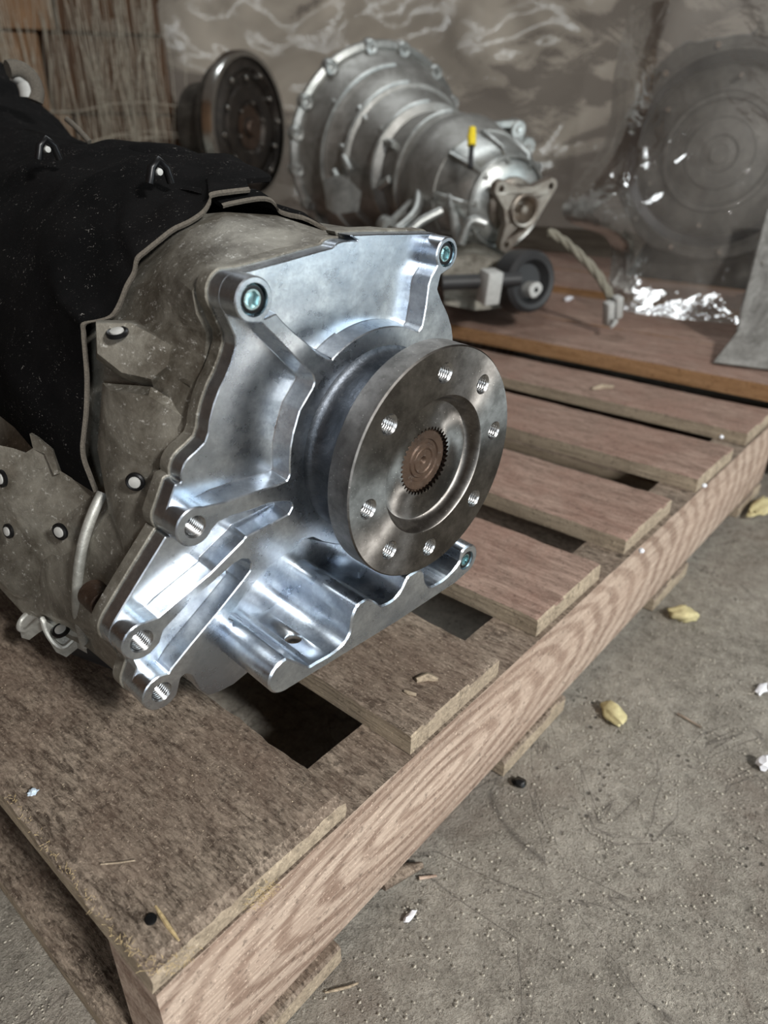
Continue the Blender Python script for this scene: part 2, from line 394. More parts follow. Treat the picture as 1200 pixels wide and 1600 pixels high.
# ================================================================== SETTING
def floor():
    g = Geo(); n = 90; vs = []; fs = []
    def c(i): t = i / n; return -1.3 + 6.5 * t ** 1.0
    for i in range(n + 1):
        for j in range(n + 1):
            x, y = c(i), -2.0 + 6.2 * j / n; vs.append((x, y, FL - .0012 + .0012 * noise.noise((x * 9, y * 9, 0))))
    for i in range(n):
        for j in range(n): a = i * (n + 1) + j; fs.append((a, a + n + 1, a + n + 2, a + 1))
    return obj('floor', g.add(vs, fs), CONC)
tag(floor(), kind='structure')
wb = empty('wall_back', frame((2.05, 3.05, FL), (-.42, -.9, 0))); wb['kind'] = 'structure'
for i in range(16):
    x0 = -2.4 + i * .3; r = random.random() * .012
    obj('panel', box(x0 + .004, x0 + .296, 0, 3.2, -.02, r, ch=.004), WDARK, wb)
wl_ = empty('wall_left', frame((-2.1, -2.6, FL), (1, 0, 0))); wl_['kind'] = 'structure'
for i in range(14): obj('panel', box(.02 + i * .42, .415 + i * .42, 0, 2.6, -.02, random.random() * .01, ch=.004), PLY, wl_)
# ================================================================== PALLET
def plank_geo(x0, x1, y0, y1, z0, z1, seed=0, rough=.0012, ny=60, nx=8, worn=0.):
    """board with slightly worn, uneven edges"""
    rs = []; g = Geo()
    for j in range(ny + 1):
        t = (j / ny) ** 1.6; y = y0 + (y1 - y0) * t; ring = []
        ez = rough * 2.2 if j == 0 else 0
        def nz(k): return noise.noise((y * 60 + seed * 7, k * 3.3, seed)) * rough
        for i in range(nx + 1): ring.append((x0 + (x1 - x0) * i / nx + (nz(1) if i == 0 else nz(2) if i == nx else 0), y + (noise.noise((i * 2.1, seed, 1)) * rough if j in (0, ny) else 0), z1 - (abs(nz(3)) + rough * .6 if i in (0, nx) else 0) - ez * .4 + noise.noise((i * .8, y * 25, seed)) * rough * .5))
        for i in range(nx, -1, -1): ring.append((x0 + (x1 - x0) * i / nx, y, z0))
        if worn:
            e = math.exp(-(y - y0) / .0028) * worn * (1 + .8 * noise.noise((j * 2.2, seed, 3)))
            ring = [(p[0], p[1] - (.0 if q > nx else e * .25), p[2] - (e * (1 + .7 * noise.noise((q * 1.9, seed, 8))) if q <= nx else 0)) for q, p in enumerate(ring)]
            ring = [(p[0], p[1], p[2] - (worn * .35 * abs(noise.noise((y * 45, 2, 2))) if q == 0 else 0)) for q, p in enumerate(ring)]
        rs.append(ring)
    rings(g, rs, True); return g
PAL = empty('wooden_pallet'); tag(PAL, 'long wooden pallet of grey and reddish boards under the felt blanketed gearbox', 'pallet')
H = .0148
def add_plank(x0, x1, y0, y1, mat, seed, z1=0., h=H, rough=.0012, parent=None, side=WSAW, worn=.0006):
    g = plank_geo(x0, x1, y0, y1, z1 - h, z1, seed, rough, 90, 22 if worn > .001 else 8, worn)
    o = obj('plank', g, mat, parent or PAL, 30)
    o.data.materials.append(side)
    for p in o.data.polygons:
        n = p.normal
        if n.z < .6 and (n.x < -.6 or abs(n.y) > .6): p.material_index = 1
    return o
o = add_plank(0, .1118, .0014, 1.0, WTOP, 1, rough=.0022, worn=.0045); o['label'] = 'nearest wide deck board, worn grey brown with frayed yellow edges'
for i, (a, b) in enumerate([(.1647, .2536), (.3045, .401), (.4496, .5501), (.6095, .7161), (.7696, .872)]):
    add_plank(a, b, .002 + .0015 * (i % 3), 1.0, WTOP if i == 0 else WTOP2, i + 2)
for k, (y0, y1) in enumerate([(0, .038), (.481, .519), (.962, 1.0)]):
    g = Geo(); rs = []; n = 70
    for i in range(n + 1):
        x = .001 + .9 * i / n
        e = .0009 * noise.noise((x * 40, k, 0)); e2 = .0009 * noise.noise((x * 33, k, 5))
        rs.append([(x, y0 + abs(e), -H + e2 - .0004), (x, y0 + .0008, -H - .0022), (x, y0, -.06), (x, y0 + .0006, -.1012), (x, y0 + .0014 + abs(e2), -.103), (x, y1, -.103), (x, y1, -H + e)])
    rings(g, rs, True); so = obj('stringer', g, WSIDE, PAL, 40); so.data.materials.append(WTOP)
    for p in so.data.polygons:
        if p.normal.z > .6: p.material_index = 1
for i, (a, b) in enumerate([(.0, .100), (.27, .36), (.54, .63), (.80, .89)]):
    g = plank_geo(a - (.006 if i == 0 else 0), b, -.004 if i == 0 else -.002, 1.0, FL, -.103, 20 + i, .002)
    o = obj('bottom_board', g, WTOP, PAL, 30); o.data.materials.append(WSAW)
    for p in o.data.polygons:
        if p.normal.z < .6 and (p.normal.x < -.6 or abs(p.normal.y) > .6): p.material_index = 1
# nail in its torn groove near the pallet corner
nx_, ny_ = [(0.0131,0.0187,0)][0][:2]
g = lathe([(0, .0003), (.0020, .0003), (.0025, .0001), (.0025, -.003)], 14); g.xf(Matrix.Translation((nx_, ny_, .0005)) @ Matrix.Rotation(.2, 4, 'X')); obj('nail', g, BLACKGAP, PAL, label='dark nail head sunk beside a torn groove')
gr = [(0.0177,0.0224,0),(0.017,0.0172,0),(0.0163,0.0114,0),(0.016,0.0069,0),(0.0157,0.0025,0)]; g = Geo()
tube([(x, y, .0001) for x, y, z in gr], [.0005, .0009, .0010, .0008, .0004], 6, g); tube([(x - .0022, y, -.0004) for x, y, z in gr], [.0008, .0016, .0018, .0014, .0008], 6, g) if False else None; obj('groove_edge', g, YELF, PAL, label='pale torn splinter edge of the nail groove')
g = Geo()
random.seed(3)
for pts, n, sp in (([(0.002,0.1289,0),(0.0013,0.0937,0),(0.001,0.0574,0),(-0.0001,0.0266,0),(0.0004,0.0084,0)], 130, .0022), ([(0,0.0078,0),(0.0065,-0.0031,0),(0.0161,-0.0057,0)], 90, .004), ([(0.0461,-0.0067,-0.003),(0.0516,-0.0065,-0.003),(0.0583,-0.0073,-0.003)], 150, .0035), ([(0.0092,0.0127,-0.05),(0.0093,0.0067,-0.05),(0.0075,-0.0007,-0.05)], 80, .003)):
    for q in range(n):
        t = random.random() * (len(pts) - 1); i = int(t); a = Vector(pts[i]).lerp(Vector(pts[i + 1]), t - i)
        a += Vector((random.uniform(-sp, sp), random.uniform(-sp, sp), .0004)); d = Vector((random.uniform(-1, 1), random.uniform(-1, 1), random.uniform(-.2, .5))).normalized() * random.uniform(.0008, .0025)
        tube([a, a + d], [.00014, .00005], 4, g)
obj('frayed_fibres', g, YELF, PAL)['kind'] = 'stuff'
# small staples standing in the boards
for px in ([(0.7353,0.0215,0)][0], [(0.595,-0.0079,0)][0], [(0.4385,-0.0126,0)][0]):
    obj('staple', blob((px[0], px[1], .001), .0022, px[0]), WHITEB, PAL)
# second pallet behind
P2 = empty('wooden_platform', loc=(0, 0, 0)); tag(P2, 'rear wooden platform of orange edged boards carrying the background gearboxes', 'pallet')
for i, (a, b, z) in enumerate([(.915, 1.075, .018), (1.078, 1.29, .018), (1.30, 1.50, .030), (1.51, 1.75, .030)]):
    add_plank(a, b, -.15, 1.2, WTOP2, 40 + i, z, .022, .0012, P2, WORANGE)
for y in (-.10, .60, 1.10): obj('bearer', box(.93, 1.74, y, y + .06, FL, -.004, ch=.002), WSIDE, P2)
obj('bearer', box(1.31, 1.74, .2, .26, FL, .008, ch=.002), WSIDE, P2)
# ================================================================== MAIN TRANSMISSION
TM = [[0.998614, -0.00245, -0.052572], [-0.052629, -0.046492, -0.997531], [0.0, 0.998916, -0.046557]]
TO = [0.19784, 0.01716, 0.14577]
MM = Matrix.Translation(TO) @ Matrix(TM).to_4x4()
TR = empty('gearbox', MM); tag(TR, 'large gearbox under a black felt blanket with shiny silver adapter and round steel flange', 'gearbox')
S = .001
B, FLR, F, G_ = -60., -51.5, -41., -2.
UL = (-74.8, 83.4); UR = (46.7, 89.8); ML = (-112.2, -8.2); L1 = (-144.1, -53.5); L2 = (-138.7, -87.0); LR = (38.7, -74.5)
adapter = Geo()
O = ([(-6.6,99.2),(-10.7,99.6),(-16.3,99.7),(-19.9,99.2),(-22.6,97.4),(-30.3,96.7),(-48.6,94.6),(-69,92.5)]
     + arc(*UL, 9.5, 105, 215, 12)
     + [(-77.9,66.5),(-78,62.4),(-80.9,55.9),(-84.3,50.3),(-87.7,45.8),(-91.3,39.4),(-93.9,32.9),(-95.1,27.5),(-97.1,23.8),(-101.6,21.1)]
     + arc(-100.5, 10.5, 10, 100, 200, 10)[2:-1]
     + [(-113.6,8.8)] + arc(*ML, 9.4, 165, 228, 8)
     + [(-121,-14.3),(-136.8,-31),(-150.3,-45.6)] + arc(*L1, 9.6, 140, 215, 10) + [(-146, -66), (-144, -76)]
     + arc(*L2, 9.7, 150, 320, 16)
     + [(-128.2,-84.8),(-125.4,-84.2),(-122.5,-87.2),(-121,-93.1),(-118.8,-99.6),(-114.9,-105.2),(-109.8,-106.9),(-100.1,-107.6)]
     + [(-88, -106), (-70, -100), (-30, -90), (30, -86)] + arc(*LR, 10., 270, 400, 12)
     + [(50, -55), (60, -30), (63, 0), (61, 25)]
     + [(57.6,45.6),(55.7,51.5),(51.4,59.1),(45,67.3),(41.2,73.1)] + [(43, 80)]
     + arc(*UR, 8.9, -60, 100, 14) + [(30, 99.5), (8, 101), (-12, 102)])
adp = empty('adapter_plate'); adp.parent = TR
CH = .55
cb_holes = [circle(*UL, 6.9, 32), circle(*UR, 6.3, 32)]
th_holes = [circle(*ML, 5.4, 32), circle(*L1, 5.6, 32), circle(*L2, 5.2, 32)]
OC = clean(soften(O, 1.5)); baseg = prism(OC, B, FLR, .5)
T = (arc(*UL, 9.4, 250, 20, 24)   # placeholder start, replaced below
     if False else [])
T = (arc(*UL, 9.4, -80 + 0, -80, 1)[:0]
     + arc(*UL, 9.4, -62, 243, 30)
     + [(-71.6,73.6),(-68.2,70.1),(-61.6,63.5),(-53.7,55.2),(-46.8,48.2),(-44.1,45.5),(-43,42.2),(-44.2,39.4),(-52.5,30.2),(-56.6,20.1),(-58.4,13.2),(-59.2,5.8),(-59.3,-0.6),(-60.9,-3.1),(-67.1,-3.4),(-79.3,-2.4),(-89.3,-1.9),(-95.8,-1.8)]
     + [(ML[0] + 9.5 * math.cos(math.radians(a)), ML[1] + 9.5 * math.sin(math.radians(a))) for a in range(60, 331, 10)]
     + [(-100.3,-10.5),(-94.1,-10),(-83.2,-11.1),(-71.3,-11.5),(-62.1,-13.8),(-59,-15.6),(-58,-18.1),(-60.4,-21.6),(-71.9,-22.8),(-86.6,-23.9),(-88.2,-25.4),(-106.7,-34.9),(-124.1,-41.2),(-135.1,-45.3)]
     + [(L1[0] + 9.3 * math.cos(math.radians(a)), L1[1] + 9.3 * math.sin(math.radians(a))) for a in range(70, 301, 10)]
     + [(-136,-59.3),(-133.3,-53.5),(-119.8,-45.9),(-103.6,-39.5),(-94,-35.7),(-89.6,-35),(-86,-36.8),(-84.5,-40.3),(-85.3,-43.7),(-89.7,-47.2),(-105.3,-58.3),(-120.4,-68.3),(-132.7,-76.9)]
     + [(L2[0] + 9.7 * math.cos(math.radians(a)), L2[1] + 9.7 * math.sin(math.radians(a))) for a in range(60, 321, 10)]
     + [(-128.2,-84.8),(-125.4,-84.2),(-122.5,-87.2),(-121,-93.1),(-118.8,-99.6),(-114.9,-105.2),(-109.8,-106.9),(-100.1,-107.6)] + [(-86, -104), (-88, -76)]
     + [(-99.7,-64.8),(-96.9,-62.7),(-88.5,-55.9),(-79.6,-49.8),(-73,-46),(-63.2,-44.2),(-56.5,-42.6),(-51,-40.3),(-45.5,-41.4),(-38.5,-47.1),(-29.8,-52.4)]
     + [(-22, -56), (10, -58), (40, -52), (58, -30), (61, 0), (60, 25)]
     + [(57.6,45.6),(55.7,51.5),(51.4,59.1),(45,67.3),(41.2,73.1)] + [(43, 80)]
     + arc(*UR, 8.4, -60, 215, 24)
     + [(35.4,79.8),(33.8,75.9),(33.4,70.9),(32.9,65.8),(32,60.3),(30.9,55.5),(28.2,53)]
     + [(60 * math.cos(math.radians(a)), 60 * math.sin(math.radians(a))) for a in range(66, 126, 4)]
     + [(-31.9,50.3),(-35.1,50.9),(-41.3,55.1),(-47.3,60.9),(-54.4,66.7),(-60.6,72.6),(-63.8,76.4)])
def dfun(a):
    m = min(math.hypot(a[0] - c_[0], a[1] - c_[1]) for c_ in (UL, UR, ML, L1, L2))
    k = min(1., max(.05, (m - 10.5) / 6.))
    if a[0] < -85 and a[1] < -25 and a[0] + a[1] < -140: return .75 * k
    if a[0] < -20 and a[1] > -60: return 1.7 * k
    return 1.0 * k
topg = prism(soften(T, 1.5), FLR - .7, F, CH, 1.5, 1.3, cb_holes + th_holes + [circle(0, 0, 50.2, 96)], bottom=False, limit=OC, dfun=dfun)
top_all = Geo().join(baseg).join(topg)
# hub cone rising behind the flange, its shade put into the dark colour
obj('hub_collar', lathe([(50.6, F + .02), (49.2, -40.6), (47.8, -39.6), (46.6, -38), (45.8, -35.5), (45.3, -32), (45, -27), (44.6, -22), (43.4, -20), (38, -19.6)], 96), DARKALU, adp, 40, S, 'collar behind the flange, coloured dark for the shade there')
for cx, cy, r, dz in ((*UL, 6.9, -12), (*UR, 6.3, -12)):
    lathe([(r + .0, F), (r, F + dz)], 32, g=top_all, M=Matrix.Translation((cx, cy, 0)))
obj('adapter_body', top_all, ALU, adp, 28, S)
# lower shelf with scalloped channel
tops = [(-88.1,-75.1),(-82.7,-80.9),(-77.4,-81.3),(-68.2,-81.8),(-60,-80.2),(-55.3,-75.2),(-54.1,-66.9),(-50.8,-61.2),(-44.3,-60.5),(-39,-64.1),(-35,-68.1),(-32.5,-70.4),(-23.8,-71),(-17.6,-67.4),(-14,-62.1),(-9.6,-61),(-3.6,-61.7),(0.2,-65.5),(1.6,-71.3),(3.9,-75),(7.4,-77.9),(18.7,-78.4),(27.6,-75.7),(32.4,-72.1)]
shelf = tops + arc(*LR, 10.2, 150, -60, 16)[2:] + [(30, -86.5), (-20, -88)] + arc(-96.7, -77.4, 9.6, 270, 82, 20)
SHY = -80.2
sh = prism(soften(smooth2(tops, False, 3) + shelf[len(tops):], 1.2), FLR, G_, .9, 0, 0, [circle(*LR, 6.0, 32)])
lathe([(6.0, G_), (6.0, G_ - 6), (0, G_ - 6)], 32, g=sh, M=Matrix.Translation((LR[0], LR[1], 0)))
hx, hy, hz = [(-73.9,-79.1,-24)][0]
shelf_o = obj('lower_shelf', sh, ALU, adp, 28, S)
cut = obj('cut', lathe([(0, 12), (5.4, 12), (5.4, .35), (4.5, -.6), (4.5, -14), (0, -14)], 40).xf(Matrix.Translation((hx, SHY, hz)) @ Matrix.Rotation(math.radians(-90), 4, 'X')), RUST, adp, 40, S)
bmod = shelf_o.modifiers.new('b', 'BOOLEAN'); bmod.operation = 'DIFFERENCE'; bmod.object = cut; bmod.solver = 'EXACT'
bpy.context.view_layer.update(); dg = bpy.context.evaluated_depsgraph_get()
nm_ = bpy.data.meshes.new_from_object(shelf_o.evaluated_get(dg)); shelf_o.modifiers.clear()
if len(nm_.polygons) > 50: shelf_o.data = nm_
bpy.data.objects.remove(cut)
# round hole with bevelled rim in the channel floor
# screws: hex socket heads
def screw(c, z, r=6.3, name='cap_screw'):
    g = Geo(); M_ = Matrix.Translation((c[0], c[1], z))
    hexa = [(3.6 * math.cos(math.radians(60 * i + 12)), 3.6 * math.sin(math.radians(60 * i + 12))) for i in range(6)]
    rim = circle(0, 0, r - .6, 36); gg = Geo(); cap(gg, rim, [hexa], 0)
    n = 6; gg.add([(x, y, 0) for x, y in hexa] + [(x, y, -3.6) for x, y in hexa] + [(0, 0, -4.6)], [(i, (i + 1) % n, n + (i + 1) % n, n + i) for i in range(n)] + [(n + i, n + (i + 1) % n, 2 * n) for i in range(n)])
    lathe([(r - .6, 0), (r, -.6), (r, -8)], 36, g=gg)
    g.join(gg, M_); e = obj('screw_head', g, ZINC, adp, 30, S)
    e.name = name
    ring = lathe([(r - .5, .03), (r - 1.0, .12), (r - 1.9, .10), (r - 2.0, .03)], 36).xf(M_)
    obj('head_ring', ring, BLACKGAP, e, 30, S, 'black oxide ring around the socket')
    return e
screw(UL, F - 1.2, 6.2); screw(UR, F - 1.2, 5.9); screw(LR, G_ - 1.0, 5.7)
def thole(c, z, r, depth, parent, lab=None):
    g = lathe([(r + .75, 0), (r, -.8)], 36); thread(r, -.8, -depth, 1.35, 36, .42, g)
    g.xf(Matrix.Translation((c[0], c[1], z))); return obj('threaded_hole', g, THREAD, parent, 60, S, lab)
for c_, rr in ((ML, 4.7), (L1, 4.9), (L2, 4.5)): thole(c_, F, rr, 13, adp)
# ------------------------------------------------ output flange
fl = empty('output_flange'); fl.parent = TR
angs = [88.5, 47.5, 7.1, -41, -90, -130.8, -171.7, 138.3]; HR = 4.4
hc = [(47.5 * math.cos(math.radians(a)), 47.5 * math.sin(math.radians(a))) for a in angs]
g = Geo(); cap(g, circle(0, 0, 59.3, 120), [circle(*c_, HR + .75, 28) for c_ in hc] + [circle(0, 0, 36.2, 96)], 0)
lathe([(59.3, 0), (60, -.7), (60, -13.4), (59.3, -14.2), (46, -14.2), (41, -17), (40, -40)], 120, g=g)
lathe([(36.2, 0), (35.4, -.8), (33.6, -4), (32.5, -6.2), (31.2, -7.3), (29, -7.8), (21, -7.4), (19.2, -7.1)], 96, g=g)
nt = 42; tv = []; prof = []
for i in range(nt * 4):
    a = 2 * PI * i / (nt * 4); r = 18.2 if i % 4 in (0, 1) else 16.7; prof.append((r * math.cos(a), r * math.sin(a)))
gg = Geo(); cap(gg, circle(0, 0, 19.2, 96), [prof], -7.1)
rings(gg, [[(x, y, -7.1) for x, y in prof], [(x, y, -14) for x, y in prof]]); g.join(gg)
obj('flange_disc', g, STEEL, fl, 25, S)
for c_ in hc: thole(c_, 0, HR, 13, fl)
g = lathe([(16.4, -9.6), (15.6, -8.6), (11.5, -8.5), (11, -9.2), (9.6, -9.2), (9.0, -8.5), (7.0, -8.4), (6.6, -7.9), (6.0, -8.4), (2.4, -8.6), (1.6, -9.4), (.9, -11), (0, -12)], 84)
pr2 = []
for i in range(nt * 4):
    a = 2 * PI * i / (nt * 4); r = 17.5 if i % 4 in (0, 1) else 16.2; pr2.append((r * math.cos(a), r * math.sin(a)))
g2 = Geo(); cap(g2, pr2, [circle(0, 0, 16.4, 84)], -9.6); rings(g2, [[(x, y, -9.6) for x, y in pr2], [(x, y, -14) for x, y in pr2]]); g.join(g2)
obj('splined_shaft', g, RUST, fl, 30, S, 'rust brown splined shaft end in the flange centre')
# ------------------------------------------------ gearbox case
case = Geo()
prism(offs(clean(soften(O, 1.5)), .9), -67, -60.2, .4, g=case)
A = [(56.2,96.4,-69),(28.7,100.2,-69),(-8.6,97.9,-69),(-41.4,96.2,-69),(-65.8,92.9,-69),(-79.5,89.6,-69),(-85.8,83.4,-69),(-84.9,74,-69),(-80.7,65,-69),(-82.5,54,-69),(-88.5,40.6,-69),(-92.4,29.5,-69),(-98.5,18.8,-69),(-107.9,13.7,-69),(-113.1,5.9,-69),(-118.4,-10.2,-69),(-121,-19.3,-69),(-134.9,-34,-69),(-149.8,-51.7,-69),(-149.5,-62.9,-69),(-143,-82.3,-69),(-137.5,-102.4,-69)]
Bq = [(66.2,94.8,-110),(50.5,98.2,-110),(18.1,100.9,-106),(-8.3,108.7,-110),(-39.2,111.7,-112),(-59.1,103.8,-115),(-75.7,89.8,-118),(-85.9,79.6,-118),(-92.6,66.4,-120),(-101.8,61.5,-122),(-107.6,46,-122),(-110.7,27.8,-122),(-113.8,5.4,-122),(-117.1,-20,-122),(-119.3,-26.8,-118),(-131.3,-43.2,-115),(-140,-65,-112),(-142.7,-86.1,-112),(-135,-111,-128),(-135.9,-114.7,-120),(-132.1,-123.4,-112),(-126.8,-135.8,-104)]
mid = []
for a, b in zip(A, Bq):
    m = (Vector(a) + Vector(b)) / 2; r = Vector((m.x, m.y, 0)).normalized(); mid.append(tuple(m - r * 1.5))
Bq = [(b[0] * .955, b[1] * .955 if b[1] > -60 else b[1], b[2]) if i < 15 else b for i, b in enumerate(Bq)]
Cq = [(x * (.86 if i < 15 else 1.), y * (.86 if i < 15 else 1.), z) for i, (x, y, z) in enumerate([(10, 108, -200), (0, 114, -200), (-8, 117, -200), (-35, 116, -200), (-60, 108, -200), (-80, 97, -200), (-95, 84, -200), (-105, 70, -200), (-113, 55, -200), (-119, 40, -200), (-124, 22, -200), (-127, 5, -200), (-130, -10, -200), (-133, -25, -196), (-136, -38, -192), (-140, -55, -188), (-143, -75, -184), (-146, -92, -182), (-152, -108, -180), (-151, -113, -180), (-140, -116, -180), (-120, -118, -180)])]
Dq = [(x * (1.0 if i < 14 else .99), y, -480) for i, (x, y, z) in enumerate(Cq)]
def close_ring(r, yb=-119): # mirror-ish right side, simplified
    z = sum(p[2] for p in r) / len(r); e = r[-1]
    return list(r) + [(0, yb, z), (70, yb, z), (80, -70, z), (55, 0, z), (44, 50, z), (42, 80, z)]
rr_ = [close_ring(q) for q in (A, mid, Bq, Cq, Dq)]
rings(case, rr_, True)
def poly_block(pts_top, pts_base, g):   # facet block lofted between two loops
    rings(g, [list(pts_base), list(pts_top)], False); n = len(pts_top); c = tuple(sum(p[k] for p in pts_top) / n for k in range(3))
    g.add(list(pts_top) + [c], [(i, (i + 1) % n, n) for i in range(n)]); return g
# boss block carrying the upper push pin
poly_block([(-109.4,64.8,-112),(-96.8,64.5,-104),(-88.3,56.9,-86),(-92.5,48.8,-84),(-99.2,43.2,-88),(-106.7,44.7,-100),(-111,51.5,-112)], [(-103.7,62.9,-124),(-89.4,63.1,-112),(-80.2,55.5,-92),(-85.4,43.9,-88),(-96.4,37.3,-92),(-103.3,38.8,-108),(-106.7,45.3,-124)], case)
# raised web panel with the second pin
poly_block([(-111.5,36.2,-104),(-102.5,36.7,-86),(-92.7,27.1,-72),(-102,15,-72),(-110.6,3.9,-72),(-117.5,-12.6,-74),(-127.9,-35.5,-80),(-123.9,-17.8,-92),(-116.9,8.4,-106)], [(-107.3,34.6,-120),(-98.6,38.9,-90),(-89.1,29.3,-72),(-98.3,12.9,-72),(-109,1.7,-72),(-115.4,-16.2,-74),(-126.6,-45.4,-84),(-121.8,-27.3,-104),(-114.4,2.2,-122)], case)
# upper rib from the saddle to the rim
tube(smooth2([(-89.5,42.2,-86),(-87.7,43.4,-78),(-86.7,42.4,-72)], False, 4), [3.] * 9, 10, case)
obj('case', case, CAST, TR, 35, S)
# pan rail: pale ridge running down the side, with the foot lug
rail = Geo()
tube(smooth2([(-117.5,-20.2,-118),(-124.5,-27.7,-116),(-132,-38.7,-114),(-137.3,-51.1,-113),(-140.5,-65.8,-114),(-140.8,-85.4,-120),(-137.3,-108.6,-130),(-136.6,-116.2,-132)], False, 5), [2.8] * 36, 10, rail)
lug = [[(-136.4,-115.4,-132),(-138.2,-115.5,-140),(-144.7,-119.5,-142),(-148.2,-116.2,-146),(-149.4,-109.2,-150),(-149.3,-102.6,-152),(-150.8,-109.2,-160),(-154.2,-117.2,-168),(-156.3,-118.1,-174),(-151.9,-115.3,-178),(-144.6,-107.3,-172),(-140.1,-99.3,-160),(-138.4,-97.4,-150),(-138,-97.1,-138),(-137.2,-100.8,-132)]]
top_ = [(x, y + 0.5, z) for x, y, z in lug[0]]
low_ = [(x, y - 7, z) for x, y, z in lug[0]]
poly_block(top_, low_, rail)
tube(smooth2([(x, y + .4, z) for x, y, z in lug[0][:12]], False, 4), [1.6] * 45, 8, rail)
poly_block([(-140.1,-71.4,-140),(-138.3,-63.1,-130),(-139.5,-74.7,-126),(-140,-87.2,-130),(-140.4,-82.8,-138)], [(-139.1,-73.8,-148),(-135.2,-64,-134),(-136.2,-78.5,-130),(-137.7,-92.8,-134),(-139.5,-89.8,-146)], rail)
obj('pan_rail', rail, CASTL, TR, 40, S, 'paler cast ridge and lug along the sump joint')
# smooth pin on the rim's lower corner
pa, pb = Vector([(-143.3,-52.3,-84)][0]), Vector([(-143.3,-52.3,-84)][0]) + Vector((0, 0, -1))
obj('dowel_pin', lathe([(0, 9), (6.4, 9), (7, 8.2), (7, -4), (0, -4)], 32).xf(Matrix.Translation([(-142.7,-54.4,-86)][0])), RUST, TR, 30, S)
# oil pan
pan = Geo(); ro = [(x, y) for x, y in [(-150, 0)]]
def pring(z, i): return [(-146 + i, z, -176), (-128 + i, z, -128), (-108 + i, z, -96 - i), (60, z, -90 - i), (110 - i, z, -100 - i), (118 - i, z, -200), (118 - i, z, -470 + i), (-130 + i, z, -470 + i), (-146 + i, z, -400)]
rings(pan, [pring(-117, 0), pring(-122, 1), pring(-124, 4), pring(-142, 6), pring(-148, 10)], True)
obj('oil_pan', pan, RUBBER, TR, 35, S, 'black sump under the gearbox case')
def bracket():
    g = Geo()
    poly_block([(-135.6,-11.7,-168),(-130.5,-6.7,-162),(-126.2,-10.3,-156),(-125.4,-13.9,-152),(-131,-17.2,-158),(-134.9,-17.1,-166)], [(-134.1,-19.1,-174),(-128.8,-13.8,-168),(-124.3,-17.5,-162),(-123.4,-21.2,-158),(-129.3,-24.6,-164),(-133.3,-24.3,-172)], g)
    poly_block([(-129.5,-0.4,-166),(-128.2,-1,-160),(-125.5,-4.8,-150),(-126.3,-16.9,-146),(-128.2,-17.8,-148),(-127.2,-10,-156),(-130.7,-7.4,-162)], [(-126.8,-1.8,-170),(-124.2,-3.4,-166),(-121.3,-7.4,-156),(-123.1,-20.2,-150),(-125.2,-21.8,-152),(-124,-13.2,-160),(-128.2,-10.3,-166)], g)
    return g
obj('bracket_clip', bracket(), CAST, TR, 35, S)
# push pins
camL = Vector((-248.4, 151.2, 195.6))
def pin(p, nrm, r=6.0, parent=TR):
    M_ = frame(p, nrm, (0, 1, 0.01)); e = obj('push_pin', lathe([(0, -1), (r, -1), (r, .3), (r - .8, .8), (r - 1.8, .5), (r * .62, .3)], 28).xf(M_), BLACKGAP, parent, 40, S, 'black rimmed fixing pin with white centre')
    obj('pin_centre', lathe([(r * .64, .2), (r * .6, 1.0), (r * .3, 1.3), (0, 1.4)], 24).xf(M_), WHITEP, e, 40, S)
for px, nv, r in (([(-104.1,61.7,-104)][0], (-.2, .9, .1), 5.0), ([(-117.7,0.6,-80)][0], (-.75, .1, .7), 4.4), ([(-137.3,-40.8,-131)][0], (-.95, .15, .4), 4.6), ([(-144.5,-106.1,-141)][0], (-.3, .95, .1), 5.), ([(-150.4,-16.3,-158)][0], (-.95, .2, .2), 4.6), ([(-152.8,-47.1,-160)][0], (-.95, .2, .2), 4.)):
    pin(px, Vector(nv), r)
# case plate behind those pins on the side wall
sidep = Geo(); poly_block([(-147.7,-5.8,-185),(-137.2,-8.2,-172),(-129.7,-11.7,-160),(-116.6,-24.5,-128),(-124,-30.5,-122),(-133.4,-49.5,-122),(-136.9,-67.8,-126),(-137.6,-87.4,-132),(-144.8,-100.3,-158),(-154,-94.2,-176),(-160.1,-83.6,-200)], [(-142.4,-14.1,-205),(-131.7,-16,-190),(-123.5,-18.9,-178),(-110.9,-28.9,-138),(-118.1,-36.9,-132),(-128.6,-55.3,-130),(-132.8,-72.8,-132),(-133.6,-92.8,-138),(-142.2,-107.8,-164),(-151.1,-106.4,-190),(-156.6,-99.7,-220)], sidep)
obj('side_cover', sidep, CAST, TR, 35, S)
random.seed(11); g = Geo()
for k in range(260):
    px = random.gauss(0, 1); py = random.gauss(0, 1)
    blob((0, 0, 0), .9 + random.random() * .8, k, (1, 1, 1), .4, 1, g) if False else None
